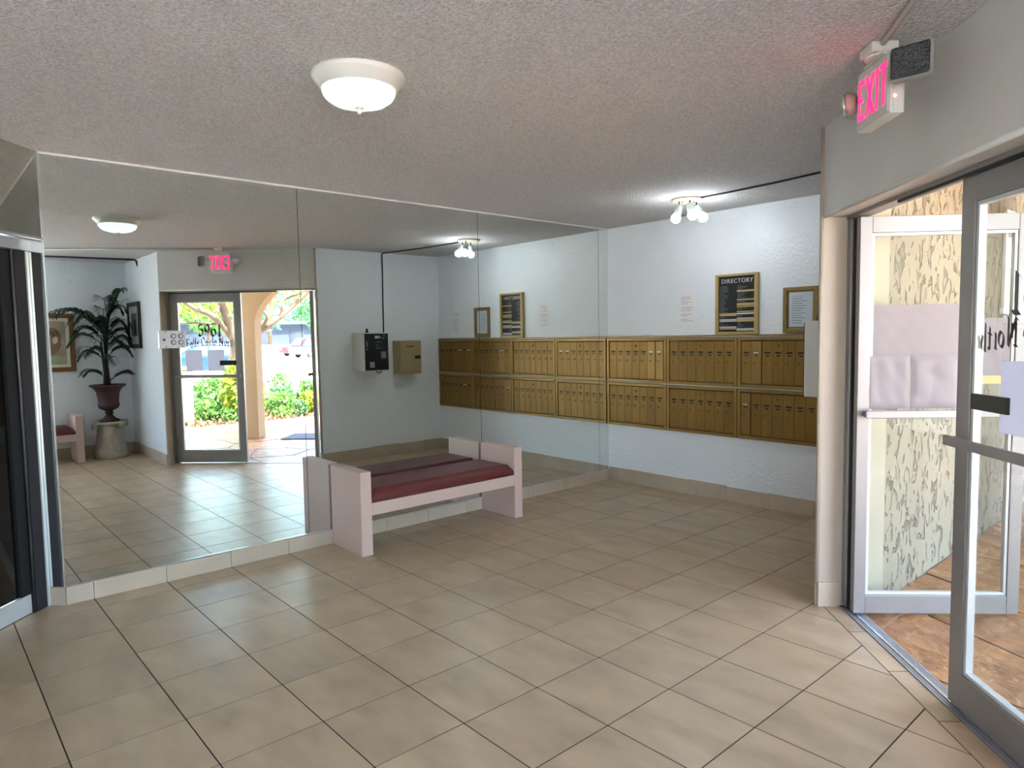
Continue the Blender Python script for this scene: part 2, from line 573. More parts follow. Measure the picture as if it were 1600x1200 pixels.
yj2 = [-1.79] + [GY0 + k * TYY for k in range(0, 12) if -1.7 < GY0 + k * TYY < -0.05] + [-0.013]
baseboard('baseboard_right', 'row of cut tiles below the card machine', yj2, lambda a, b, t: [(3.028, a), (3.0395, a), (3.0395, b), (3.028, b)], 0.142)
baseboard('baseboard_jamb', 'single base tile at the foot of the cream jamb', [0.0, 0.115], lambda a, b, t: [sn(0.013, a), sn(0.024, a), sn(0.024, b), sn(0.013, b)], 0.142)
baseboard('baseboard_jamb_near', 'single base tile at the jamb by the picture wall', [0.0, 0.115], lambda a, b, t: [sn(1.946, a), sn(1.957, a), sn(1.957, b), sn(1.946, b)], 0.142)
xj3 = [XQ] + [GX0 + k * TXX for k in range(0, 16) if XQ + 0.05 < GX0 + k * TXX < XP - 0.05] + [XP]
baseboard('baseboard_side', 'row of cut tiles under the small dark picture', xj3, lambda a, b, t: [(a, YQ - 0.012), (b, YQ - 0.012), (b, YQ), (a, YQ)], 0.142)
yj4 = [WY1] + [GY0 + k * TYY for k in range(-7, 5) if WY1 + .05 < GY0 + k * TYY < YQ - 0.05] + [YQ - 0.013]
baseboard('baseboard_palm', 'row of cut tiles behind the stone pedestal', yj4, lambda a, b, t: [(XP - 0.012, a), (XP, a), (XP, b), (XP - 0.012, b)], 0.142)
bs = empty('baseboard_stub'); struct(bs, 'short base tile returning to the dark glass door', 'baseboard')
MB().prism([en(0.0, -0.11), en(0.0, 0.0), en(0.012, 0.006), en(0.012, -0.11)], 0.001, 0.108).build('base_tile', M_BASE, bs)

# ------------------------------------------------------------------ mirrors
MZ0 = 0.109
seams = [(-4.93, -3.395, 'widest left mirror panel, showing the entrance door'), (-3.395, -1.74, 'mirror panel behind the bench showing the card machine'), (-1.74, -0.148, 'mirror panel next to the far corner, showing mailboxes'), (-0.148, -0.002, 'narrow mirror strip in the corner beside the mailboxes')]
for a, b, lb in seams:
    tag(box('wall_mirror', M_MIRROR, -0.006, 0.0, a + 0.002, b - 0.002, MZ0, H - 0.002), lb, 'mirror', 'wall mirror panels')
struct(box('trim_5', M_CHROME, 0.0, 0.004, -4.93, -0.148, MZ0, MZ0 + 0.006), 'bright metal channel along the bottom of the mirror', 'trim')
struct(box('trim_6', M_CHROME, -0.004, 0.005, -4.938, -4.929, MZ0, H), 'bright metal edge on the left end of the mirror', 'trim')
struct(box('trim_7', M_WHITE, 0.0, 0.006, -4.93, -0.002, H - 0.012, H), 'pale strip where the mirror meets the ceiling', 'trim')
struct(box('trim_8', M_BLACK, -0.0075, -0.0065, -4.9, -0.01, MZ0, H - 0.01), 'dark backing in the mirror seams', 'trim')

# ------------------------------------------------------------------ left entry: dark glass doors under a mirrored header
struct(MB().box(0.0, TE, -0.14, -0.012, 2.15, H).build('wall_entry_header', M_WALL, M=EM), 'wall above the dark glass doors', 'wall')
tag(MB().box(0.012, TE, -0.011, 0.0, 2.152, H - 0.003).build('mirror_header', M_GREYMIRROR, M=EM), 'grey tinted mirror panel above the dark glass doors', 'mirror')
tag(MB().box(-0.004, 0.004, -0.11, -0.004, MZ0, 2.15).build('mirror_return', M_MIRROR, M=EM), 'slim mirror strip between the dark door and big mirror', 'mirror')
struct(MB().box(0.0, TE, -0.012, 0.003, 2.137, 2.151).build('trim_9', M_CHROME, M=EM), 'bright metal edge under the tinted mirror header', 'trim')
d1 = empty('door_1', M=EM); struct(d1, 'dark tinted glass sliding door at the left edge', 'door')
MB().box(0.0, TE, -0.2, -0.07, 2.075, 2.137).build('head_rail', M_STEEL, d1)
MB().box(0.005, 0.024, -0.14, -0.088, 0.0, 2.075).build('jamb_strip', M_ALUL, d1, 0.003)
MB().box(0.026, 0.105, -0.15, -0.095, 0.0, 2.075).build('jamb_post', mat('grey_post', '#2c2a2e', 0.75, spec=0.2), d1, 0.003)
MB().box(0.107, 0.125, -0.16, -0.1, 0.0, 2.075).build('seal_strip', M_BLACK, d1)
for k, (a, b) in enumerate(((0.127, 1.15), (1.16, 2.25))):
    lf = MB().box(a, b, -0.15, -0.11, 0.005, 0.115).build('door_leaf', M_ALUL, d1, 0.003)
    MB().box(a, a + 0.07, -0.15, -0.11, 0.117, 2.07).build('stile', mat('bronze_stile', '#1c1d1f', 0.65, spec=0.2), lf)
    MB().box(b - 0.07, b, -0.15, -0.11, 0.117, 2.07).build('stile', MATS['bronze_stile'], lf)
    MB().box(a + 0.071, b - 0.071, -0.133, -0.127, 0.117, 2.07).build('glass_pane', M_DGLASS, lf)
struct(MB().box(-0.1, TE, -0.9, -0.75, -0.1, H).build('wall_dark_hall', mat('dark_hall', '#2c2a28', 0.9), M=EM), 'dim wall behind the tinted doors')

# ------------------------------------------------------------------ entrance doors
fr = empty('door_frame', M=DM); struct(fr, 'aluminium frame around the entrance doors', 'door frame')
MB().box(0.013, 1.957, 0.125, 0.205, 2.145, 2.2).build('head_rail', M_ALU, fr, 0.003)
MB().box(0.013, 0.05, 0.135, 0.205, 0.012, 2.144).build('jamb_post', M_ALU, fr, 0.003)
MB().box(1.935, 1.957, 0.135, 0.205, 0.012, 2.144).build('jamb_post', M_ALU, fr, 0.003)
MB().box(0.052, 0.062, 0.145, 0.195, 0.012, 2.144).build('seal_strip', M_BLACK, fr)
MB().box(0.55, 1.93, 0.13, 0.148, 2.132, 2.144).build('guide_strip', M_BLACK, fr)
th = empty('threshold', M=DM); struct(th, 'grooved metal threshold strip under the entrance doors', 'threshold')
for k in range(6):
    MB().box(0.026, 1.945, 0.124 + k * 0.0145, 0.136 + k * 0.0145, -0.004, 0.004 + (0.003 if k == 2 else 0)).build('ridge', M_STEEL if k != 2 else M_CHROME, th)
MB().box(0.026, 1.945, 0.124, 0.212, -0.012, -0.0045).build('bed', M_BLACK, th)

def leaf(name, label, w, stile_w, top_h, bot_h, M, grip_side):
    """door leaf in local coordinates: x 0..w along the leaf, y 0..0.045 thick, z up"""
    d = empty(name, M=M); struct(d, label, 'door')
    z0, z1 = 0.014, 2.138
    MB().box(0, stile_w, 0, 0.045, z0, z1).build('stile', M_ALU, d, 0.003)
    MB().box(w - stile_w, w, 0, 0.045, z0, z1).build('stile', M_ALU, d, 0.003)
    MB().box(stile_w, w - stile_w, 0, 0.045, z1 - top_h, z1).build('top_rail', M_ALU, d, 0.003)
    MB().box(stile_w, w - stile_w, 0, 0.045, z0, z0 + bot_h).build('bottom_rail', M_ALU, d, 0.003)
    a, b, c, e = stile_w, w - stile_w, z0 + bot_h, z1 - top_h
    bead = 0.016
    for nm, q in (('glazing_bead', (a, a + bead, c, e)), ('glazing_bead', (b - bead, b, c, e)), ('glazing_bead', (a + bead, b - bead, c, c + bead)), ('glazing_bead', (a + bead, b - bead, e - bead, e))):
        MB().box(q[0], q[1], 0.008, 0.037, q[2], q[3]).build(nm, M_ALUL, d, 0.002)
    g = 0.0
    MB().box(a + bead, b - bead, 0.020, 0.025, c + bead, e - bead).build('glass_pane', M_GLASS, d)
    # push bar on the room side (y < 0)
    pb = MB().box(0.02, w - 0.04, -0.062, -0.047, 1.085, 1.125).build('push_bar', M_ALU, d, 0.004)
    for x in (0.03, w - 0.07):
        MB().box(x, x + 0.03, -0.047, 0.0, 1.09, 1.12).build('bracket', M_ALU, pb, 0.003)
    return d

# closed leaf: inner face on n = 0.15, free edge at s = 1.02
M_near = DM @ Matrix.Translation((1.022, 0.15, 0))
near = leaf('door_2', 'closed aluminium glass door leaf lettered 5961', 0.908, 0.085, 0.105, 0.145, M_near, 0)
lk2 = MB().box(0.088, 0.30, 0.004, 0.018, 1.235, 1.297).build('lock_plate', mat('lock_bronze', '#2e2a1c', 0.45, metal=0.3), near, 0.002)
# open leaf, swung outward 90 degrees: local x runs along +n, room-side face looks to +s
M_far = DM @ Matrix.Translation((0.145, 0.142, 0)) @ Matrix.Rotation(PI / 2, 4, 'Z')
far = leaf('door_3', 'open aluminium glass door leaf with white sheets taped on', 0.86, 0.062, 0.085, 0.10, M_far, 0)

# ---- nib-drawn lettering on the closed leaf (reads from outside)
def nib_text(strokes_list, x, z, h, nibw, nibang):
    """strokes_list: list of (advance, [polyline,...]) in unit height; returns quads in (x,z)"""
    quads = []
    nx, nz = nibw * math.cos(nibang) / 2, nibw * math.sin(nibang) / 2
    for adv, strokes in strokes_list:
        for st in strokes:
            for a, b in zip(st[:-1], st[1:]):
                p = (x + a[0] * h, z + a[1] * h); q = (x + b[0] * h, z + b[1] * h)
                quads.append([(p[0] - nx, p[1] - nz), (p[0] + nx, p[1] + nz), (q[0] + nx, q[1] + nz), (q[0] - nx, q[1] - nz)])
        x += adv * h
    return quads, x
def arc(cx, cz, rx, rz, a0, a1, n=10):
    return [(cx + rx * math.cos(math.radians(a0 + (a1 - a0) * i / n)), cz + rz * math.sin(math.radians(a0 + (a1 - a0) * i / n))) for i in range(n + 1)]
def serif(x, z, w=0.12):
    return [(x - w, z), (x + w, z)]
GL = {
    '5': (0.72, [[(0.56, 0.97), (0.16, 0.97)], [(0.16, 0.97), (0.13, 0.58)], arc(0.32, 0.33, 0.25, 0.29, 135, -150, 14)]),
    '9': (0.72, [arc(0.34, 0.68, 0.24, 0.28, 0, 360, 18), arc(0.10, 0.66, 0.48, 0.64, 5, -62, 8)]),
    '6': (0.72, [arc(0.34, 0.30, 0.24, 0.28, 0, 360, 18), arc(0.58, 0.34, 0.48, 0.64, 185, 118, 8)]),
    '1': (0.56, [[(0.28, 0.97), (0.28, 0.03)], [(0.28, 0.97), (0.12, 0.86)], serif(0.28, 0.02, 0.16)]),
    'F': (0.66, [[(0.2, 1.0), (0.2, 0.0)], [(0.05, 0.95), (0.62, 0.98)], [(0.2, 0.5), (0.5, 0.52)], serif(0.2, 0.0)]),
    'a': (0.52, [arc(0.22, 0.28, 0.16, 0.26, 0, 360, 14), [(0.38, 0.55), (0.38, 0.08)], [(0.38, 0.08), (0.48, 0.0)]]),
    'l': (0.28, [[(0.14, 1.0), (0.14, 0.06)], [(0.14, 0.06), (0.24, 0.0)]]),
    's': (0.42, [[(0.36, 0.5), (0.2, 0.56)], [(0.2, 0.56), (0.1, 0.42)], [(0.1, 0.42), (0.34, 0.18)], [(0.34, 0.18), (0.2, 0.02)], [(0.2, 0.02), (0.06, 0.08)]]),
    'C': (0.7, [arc(0.4, 0.5, 0.3, 0.48, 50, 310, 14), [(0.58, 0.86), (0.6, 0.68)]]),
    'i': (0.28, [[(0.14, 0.55), (0.14, 0.06)], [(0.14, 0.06), (0.24, 0.0)], [(0.12, 0.75), (0.16, 0.80)]]),
    'r': (0.4, [[(0.14, 0.55), (0.14, 0.0)], [(0.14, 0.42), (0.34, 0.56)], serif(0.14, 0.0, 0.08)]),
    'c': (0.44, [arc(0.25, 0.28, 0.17, 0.27, 50, 310, 10)]),
    'e': (0.46, [arc(0.25, 0.28, 0.17, 0.27, 0, 310, 12), [(0.1, 0.26), (0.4, 0.34)]]),
    'N': (0.95, [[(0.2, 0.95), (0.2, 0.05)], [(0.2, 0.98), (0.7, 0.0)], [(0.7, 1.0), (0.7, 0.0)], serif(0.2, 0.02), [(0.05, 0.9), (0.26, 1.0)], [(0.62, 0.92), (0.84, 1.02)], [(0.45, 0.8), (0.45, 0.3)]]),
    'o': (0.5, [arc(0.25, 0.28, 0.18, 0.27, 0, 360, 14)]),
    't': (0.38, [[(0.18, 0.8), (0.18, 0.06)], [(0.18, 0.06), (0.3, 0.0)], [(0.04, 0.55), (0.32, 0.57)]]),
    'h': (0.6, [[(0.14, 1.0), (0.14, 0.0)], [(0.14, 0.4), (0.36, 0.57)], [(0.36, 0.57), (0.42, 0.3)], [(0.42, 0.3), (0.42, 0.06)], [(0.42, 0.06), (0.62, 0.22)], serif(0.14, 0.0, 0.07)]),
    ' ': (0.30, []),
}
def lettering(parent, text, xc, z, h, nibw, arch, y=0.0265):
    """drawn for a reader outside: letters advance toward -x of the leaf"""
    XS = 0.76
    width = sum(GL[c][0] for c in text) * h * XS
    u = -width / 2
    for c in text:
        adv = GL[c][0] * XS
        if GL[c][1]:
            q, _ = nib_text([GL[c]], 0, 0, h, nibw, math.radians(38))
            mb = MB()
            dz = -arch * (((u + adv * h / 2) / (width / 2)) ** 2)
            for quad in q:
                P = [(xc - (u + px * XS), z + dz + pz) for px, pz in quad]
                mb.hexa([(P[0][0], y, P[0][1]), (P[1][0], y, P[1][1]), (P[2][0], y, P[2][1]), (P[3][0], y, P[3][1]), (P[0][0], y + 0.001, P[0][1]), (P[1][0], y + 0.001, P[1][1]), (P[2][0], y + 0.001, P[2][1]), (P[3][0], y + 0.001, P[3][1])])
            mb.build('letter', M_LET, parent)
        u += adv * h
lettering(near, '5961', 0.42, 1.60, 0.15, 0.033, 0.0)
lettering(near, 'Falls Circle North', 0.415, 1.488, 0.104, 0.0175, 0.03)

# sheets taped to the glass of the near leaf
for k, (a, b) in enumerate(((0.245, 0.455), (0.53, 0.74))):
    mb = MB().box(a, b, 0.0165, 0.019, 1.165, 1.43)
    tag(mb.build('paper_notice', M_PAPERG, None, M=M_near), 'grey paper notice on the lettered door leaf, ' + ('nearer the push-bar end with the lock' if k == 0 else 'nearer the hinge side'), 'notice', 'notices on the lettered door')
# crumpled white sheets on the open leaf (wrinkled grids)
def sheet(x0, x1, z0, z1, seed, amp, yy):
    rr = random.Random(seed)
    mb = MB(); nu, nv = 26, 22
    waves = [(rr.uniform(-40, 40), rr.uniform(-25, 25), rr.uniform(0, 6), rr.uniform(0.4, 1.0)) for _ in range(5)]
    for side in (0, 1):
        for i in range(nu + 1):
            for j in range(nv + 1):
                u, v = i / nu, j / nv
                x, z = x0 + (x1 - x0) * u, z0 + (z1 - z0) * v
                w = sum(a * abs(math.sin(kx * x + kz * z + ph)) for kx, kz, ph, a in waves) * amp
                w *= min(1, 8 * min(u, 1 - u, v, 1 - v) + 0.15)
                mb.v.append((x, yy - w - (0.0012 if side else 0), z))
    o2 = (nu + 1) * (nv + 1)
    for i in range(nu):
        for j in range(nv):
            a = i * (nv + 1) + j
            mb.face([a, a + 1, a + nv + 2, a + nv + 1], True)
            mb.face([o2 + a, o2 + a + nv + 1, o2 + a + nv + 2, o2 + a + 1], True)
    return mb
for q, lb in (((0.076, 0.54, 1.385, 1.677, 1, 0.0022, 0.016), 'large white sheet taped high on the open door leaf'),
              ((0.043, 0.273, 1.128, 1.41, 2, 0.0045, 0.010), 'crumpled white sheet low on the open leaf, by its hinge'),
              ((0.276, 0.52, 1.128, 1.412, 3, 0.0045, 0.010), 'crumpled white sheet low at the middle of the open leaf'),
              ((0.545, 0.79, 1.30, 1.60, 4, 0.002, 0.016), 'white sheet on the open leaf seen behind the word North')):
    tag(sheet(*q).build('taped_sheet', M_PAPERP, None, M=M_far), lb, 'sheet', 'white sheets taped on the open door')
tag(MB().box(0.55, 0.79, 0.013, 0.016, 1.255, 1.298).build('tape_strip', M_TAPE, M=M_far), 'tan tape strip under the sheet on the open leaf', 'tape')

# ------------------------------------------------------------------ exit sign hung in front of the door header
ex = empty('exit_sign', M=DM @ Matrix.Translation((1.075, -0.205, 0)))
tag(ex, 'red lit EXIT sign with two emergency lamp heads', 'exit sign')
hs = MB().box(-0.135, 0.135, -0.018, 0.035, 2.345, 2.575).build('housing', M_PLASTIC, ex, 0.006)
MB().box(-0.125, 0.125, -0.023, -0.0185, 2.355, 2.565).build('face_plate', M_WHITE, hs)
MB().box(0.1355, 0.139, -0.008, 0.026, 2.352, 2.47).build('test_panel', M_PLASTIC, hs)
MB().lathe([(0.0055, 0), (0.0055, 0.003), (0.003, 0.005)], 10, M=Matrix.Translation((0.139, -0.004, 2.405)) @ Matrix.Rotation(PI / 2, 4, 'Y')).build('indicator_light', M_LED, ex)
def exit_letter(name, quads):
    mb = MB()
    for P in quads:
        y = -0.0245
        mb.hexa([(p[0], y, p[1]) for p in P] + [(p[0], y + 0.0012, p[1]) for p in P])
    mb.build('letter', M_EXIT, ex)
Z0, Z1, sw = 2.385, 2.537, 0.0165
def rect(a, b, c, d): return [(a, c), (b, c), (b, d), (a, d)]
def diag(a, b, w): return [(a[0] - w, a[1]), (a[0] + w, a[1]), (b[0] + w, b[1]), (b[0] - w, b[1])]
exit_letter('E', [rect(-0.118, -0.118 + sw, Z0, Z1), rect(-0.118 + sw, -0.066, Z1 - sw, Z1), rect(-0.118 + sw, -0.072, (Z0 + Z1 - sw) / 2, (Z0 + Z1 + sw) / 2), rect(-0.118 + sw, -0.066, Z0, Z0 + sw)])
exit_letter('X', [diag((-0.045, Z0), (0.008, Z1), 0.010), diag((0.008, Z0), (-0.045, Z1), 0.010)])
exit_letter('I', [rect(0.033, 0.033 + sw, Z0, Z1)])
exit_letter('T', [rect(0.064, 0.120, Z1 - sw, Z1), rect(0.092 - sw / 2, 0.092 + sw / 2, Z0, Z1 - sw)])
cn = MB().box(-0.075, 0.075, -0.02, 0.035, 2.576, 2.588).build('canopy', M_PLASTIC, ex, 0.003)
MB().lathe([(0.05, 2.588), (0.046, 2.600)], 20).build('collar', M_PLASTIC, cn)
jb = MB().box(-0.052, 0.052, -0.05, 0.05, 2.60, H - 0.0005).build('junction_box', M_CONDUIT, ex, 0.003)
for x in (-0.035, 0.035):
    MB().lathe([(0.005, 2.598), (0.005, 2.6)], 8, c=(x, -0.03, 0)).build('screw', M_STEEL, jb)
# lamp heads
hl = MB().lathe([(0.001, 0.045), (0.022, 0.042), (0.040, 0.028), (0.050, 0.005), (0.050, -0.004)], 20, M=Matrix.Translation((-0.20, -0.03, 2.48)) @ Matrix.Rotation(math.radians(80), 4, 'Y') @ Matrix.Rotation(math.radians(-58), 4, 'X')).build('lamp_head', M_HEADSH, ex)
MB().lathe([(0.049, -0.0045), (0.048, -0.012), (0.03, -0.02), (0.001, -0.023)], 20, M=Matrix.Translation((-0.20, -0.03, 2.48)) @ Matrix.Rotation(math.radians(80), 4, 'Y') @ Matrix.Rotation(math.radians(-58), 4, 'X')).build('lens', mat('clear_lens_bright', '#b8babb', 0.15, metal=0.5, bump=1.0, bscale=70), hl)
MB().lathe([(0.012, 0), (0.016, 0.028)], 12, M=Matrix.Translation((-0.165, 0.0, 2.48)) @ Matrix.Rotation(PI / 2, 4, 'Y')).build('swivel', M_BLACK, hl)
HM = Matrix.Translation((0.245, 0.0, 2.485)) @ Matrix.Rotation(math.radians(50), 4, 'Z')
hr = MB().box(-0.070, 0.070, -0.012, 0.035, -0.062, 0.062).build('lamp_head', mat('grey_head', '#8e8c86', 0.4), ex, 0.018, M=HM, segs=3)
MB().box(-0.061, 0.061, -0.020, -0.0125, -0.053, 0.053).build('lens', M_HEADLENS, hr, 0.006)
MB().tube([(0.136, 0.015, 2.49), (0.22, 0.022, 2.49)], 0.013, 10).build('swivel', M_PLASTIC, ex)

# ceiling conduits
def lineobj(name, pts, r, m, label, cat):
    return tag(MB().tube(pts, r, 8).build(name, m), label, cat)
jbx = DM @ Vector((1.075, -0.205, 0))
d = Vector((0.572, -0.82, 0)).normalized()
p0 = jbx + d * 0.06
lineobj('conduit', [(p0.x, p0.y, H - 0.012), (p0.x + 1.9 * d.x, p0.y + 1.9 * d.y, H - 0.012)], 0.011, M_CONDUIT, 'painted conduit on the ceiling leading to the exit sign', 'conduit')
lineobj('cable_raceway', [(5.36, YQ + 0.006, H - 0.10), (5.36, YQ - 0.012, H - 0.03), (5.37, YQ - 0.03, H - 0.012), (5.62, -4.72, H - 0.012)], 0.013, M_CORD, 'dark raceway on the ceiling above the palm', 'raceway')
cord = [(3.03, -0.888, 1.612), (3.032, -0.885, 2.0), (3.03, -0.878, 2.4), (3.03, -0.88, 2.61), (3.01, -0.878, 2.628), (2.6, -0.80, 2.629), (2.2, -0.735, 2.629), (1.8, -0.705, 2.629), (1.57, -0.70, 2.629)]
lineobj('power_cord', cord, 0.0075, M_CORD, 'dark cord running from the three-bulb light to the card machine', 'cord')

# ------------------------------------------------------------------ dome ceiling light
dl = empty('dome_ceiling_light', (2.135, -4.085, H)); tag(dl, 'round white ceiling light with a glowing glass bowl', 'ceiling light', 'dome ceiling lights')
MB().lathe([(0.19, -0.001), (0.192, -0.012), (0.187, -0.022), (0.178, -0.030), (0.158, -0.056), (0.152, -0.060), (0.150, -0.052)], 48, cap=False).build('rim', M_WHITE, dl)
MB().lathe([(0.151, -0.055), (0.150, -0.072), (0.140, -0.090), (0.115, -0.108), (0.08, -0.119), (0.04, -0.125), (0.004, -0.127)], 48).build('glass_bowl', M_BOWL, dl)
MB().lathe([(0.02, -0.1272), (0.018, -0.132), (0.008, -0.136), (0.008, -0.142), (0.011, -0.148), (0.009, -0.156), (0.003, -0.158)], 20).build('finial', M_WHITE, dl)

dl_added = copy_tree(dl)  # extra dome lamp added out of view to brighten the room
dl_added.location = (4.9, -6.5, H)
tag(dl_added, 'added dome ceiling light behind the viewer, for extra light', 'ceiling light', 'dome ceiling lights')

# ------------------------------------------------------------------ three-bulb spot fixtures
def spot_fixture(loc, rz, label):
    t = empty('spot_light_fixture', loc, rz)
    tag(t, label, 'ceiling light', 'three-bulb ceiling fixtures')
    MB().lathe([(0.128, -0.001), (0.130, -0.012), (0.120, -0.022), (0.03, -0.028), (0.002, -0.028)], 36).build('ceiling_plate', mat('cream_enamel', '#d9cdb6', 0.45), t)
    for k in range(2):
        MB().lathe([(0.006, -0.033), (0.006, -0.022)], 8, c=(0.05 * (1 if k else -1), -0.02, 0)).build('screw', M_BRASS, t)
    for (bx, by, dx, dy) in ((-0.075, -0.02, -0.30, -0.12), (0.0, -0.07, 0.10, -0.62), (0.075, 0.01, 0.62, -0.08)):
        dv = Vector((dx, dy, -1)).normalized()
        base = Vector((bx, by, -0.05))
        arm = MB().tube([(bx, by, -0.024), (bx, by, -0.062)], 0.006, 8).build('arm', M_BLACK, t)
        q = dv.to_track_quat('Z', 'Y').to_matrix().to_4x4()
        MM = Matrix.Translation(Vector((bx, by, -0.065)) - dv * 0.012) @ q
        MB().lathe([(0.024, 0.0), (0.026, 0.004), (0.030, 0.05), (0.032, 0.078), (0.029, 0.078)], 20, M=MM).build('lamp_holder', mat('grey_holder', '#aab3b2', 0.4, metal=0.2), t)
        MB().lathe([(0.022, 0.079), (0.030, 0.088), (0.038, 0.104), (0.038, 0.122), (0.030, 0.138), (0.016, 0.146), (0.002, 0.148)], 24, M=MM).build('bulb', M_BULB, t)
    return t
spot_fixture((1.45, -0.70, H), math.radians(48), 'three-bulb spot light on the ceiling before the mailboxes')
spot_fixture((5.62, -4.85, H), math.radians(200), 'three-bulb spot light on the ceiling outside the mirror view')

# ------------------------------------------------------------------ benches
def bench():
    t = empty('bench', (0, 0, 0))
    D, Lb, P, Hp = 0.45, 1.54, 0.087, 0.603
    MB().box(0, D, 0, P, 0, Hp).build('end_panel', M_BENCH, t, 0.003)
    MB().box(0, D, Lb - P, Lb, 0, Hp).build('end_panel', M_BENCH, t, 0.003)
    MB().box(D - 0.035, D - 0.001, P, Lb - P, 0.283, 0.372).build('front_rail', M_BENCH, t, 0.002)
    MB().box(0.002, 0.035, P, Lb - P, 0.283, 0.372).build('back_rail', M_BENCH, t, 0.002)
    MB().box(0.035, D - 0.035, P, Lb - P, 0.325, 0.355).build('seat_board', M_BENCH, t)
    # padded cushion with crowned top
    mb = MB(); nu, nv = 14, 30
    x0, x1, y0, y1, zb = 0.006, D - 0.004, P + 0.004, Lb - P - 0.004, 0.373
    for lev in (0, 1):
        for i in range(nu + 1):
            for j in range(nv + 1):
                u, v = i / nu, j / nv
                e = min(min(u, 1 - u) * (x1 - x0), min(v, 1 - v) * (y1 - y0))
                r = 0.035
                k = 1 - max(0, 1 - e / r) ** 2.4
                z = zb if lev == 0 else zb + 0.035 + 0.055 * k + 0.012 * math.sin(PI * u) * math.sin(PI * v)
                mb.v.append((x0 + (x1 - x0) * u, y0 + (y1 - y0) * v, z))
    o2 = (nu + 1) * (nv + 1)
    for i in range(nu):
        for j in range(nv):
            a = i * (nv + 1) + j
            mb.face([a, a + 1, a + nv + 2, a + nv + 1])
            mb.face([o2 + a, o2 + a + nv + 1, o2 + a + nv + 2, o2 + a + 1], True)
    for i in range(nu):
        for j, fl in ((0, 0), (nv, 1)):
            a, b = i * (nv + 1) + j, (i + 1) * (nv + 1) + j
            mb.face([a, b, o2 + b, o2 + a] if not fl else [b, a, o2 + a, o2 + b])
    for j in range(nv):
        for i, fl in ((0, 1), (nu, 0)):
            a, b = i * (nv + 1) + j, i * (nv + 1) + j + 1
            mb.face([a, b, o2 + b, o2 + a] if not fl else [b, a, o2 + a, o2 + b])
    cu_ = mb.build('cushion', M_VINYL, t)
    # piping along the front edge of the cushion
    MB().tube([(x1 + 0.001, y0 + 0.02, zb + 0.012), (x1 + 0.001, y1 - 0.02, zb + 0.012)], 0.005, 8).build('piping', M_VINYL, cu_)
    return t
b1 = bench()
b1.location = (0.0145, -3.22, 0)
tag(b1, 'pinkish bench with maroon vinyl cushion in front of the mirror', 'bench', 'cushioned benches')
b2 = copy_tree(b1)
b2.location = (5.99, -3.875, 0)
b2.rotation_euler = (0, 0, PI)
tag(b2, 'pinkish bench with maroon cushion beside the palm pedestal', 'bench', 'cushioned benches')

# ------------------------------------------------------------------ mailboxes
UW, UH = 0.7525, 0.447
DW = 0.0985
def mailbox_unit():
    t = empty('mailbox_unit', (0, 0, 0))
    fw = 0.030
    MB().box(0.002, UW - 0.002, -0.012, 0.0, 0.002, UH - 0.002).build('back_pan', M_DARKGAP, t)
    for nm, q in (('frame_bar', (0.001, fw, 0.001, UH - 0.001)), ('frame_bar', (UW - fw, UW - 0.001, 0.001, UH - 0.001)), ('frame_bar', (fw, UW - fw, UH - fw, UH - 0.001)), ('frame_bar', (fw, UW - fw, 0.001, fw))):
        MB().box(q[0], q[1], -0.032, -0.0122, q[2], q[3]).build(nm, M_GOLDF, t, 0.004)
    x0 = fw + 0.004
    w = (UW - 2 * fw - 0.008) / 7
    hz0, hz1 = fw + 0.006, UH - fw - 0.008
    hh = hz1 - hz0
    dm = MB().box(0.0016, w - 0.0016, -0.0225, -0.0125, 0, hh).mesh('door', M_GOLD)
    sm = MB().box(w * 0.24, w * 0.76, -0.0235, -0.0226, hh * 0.712, hh * 0.750).mesh('name_slot', M_SLOT)
    cm = MB().box(w * 0.36, w * 0.66, -0.0235, -0.0226, hh * 0.648, hh * 0.68).mesh('peep_slot', M_SLOT)
    lm = MB().lathe([(0.009, 0), (0.009, 0.005), (0.004, 0.0065)], 12, M=Matrix.Translation((w * 0.34, -0.0225, hh * 0.49)) @ Matrix.Rotation(PI / 2, 4, 'X')).mesh('lock', M_BRASS)
    pm = MB().lathe([(0.018, 0), (0.018, 0.002), (0.008, 0.003)], 16, M=Matrix.Translation((w * 0.5, -0.0225, hh * 0.89)) @ Matrix.Rotation(PI / 2, 4, 'X')).mesh('master_lock_plate', M_GOLDF)
    km = MB().lathe([(0.007, 0), (0.007, 0.003)], 12, M=Matrix.Translation((w * 0.5, -0.0255, hh * 0.89)) @ Matrix.Rotation(PI / 2, 4, 'X')).mesh('keyhole', M_SLOT)
    for k in range(7):
        d_ = bpy.data.objects.new('door', dm); COL.objects.link(d_)
        d_.parent = t
        d_.location = (x0 + k * w, 0, hz0)
        for nm, me in (('name_slot', sm), ('peep_slot', cm), ('lock', lm)) + ((('master_lock_plate', pm), ('keyhole', km)) if k == 3 else ()):
            s_ = bpy.data.objects.new(nm, me); COL.objects.link(s_); s_.parent = d_
    return t
proto = mailbox_unit()
pos = ['against the mirror', 'below the paper note', 'below the directory board', 'at the card machine end']
card = MB().box(0.022, 0.07, -0.0242, -0.0236, 0.268, 0.2775).mesh('name_card', M_PAPER)
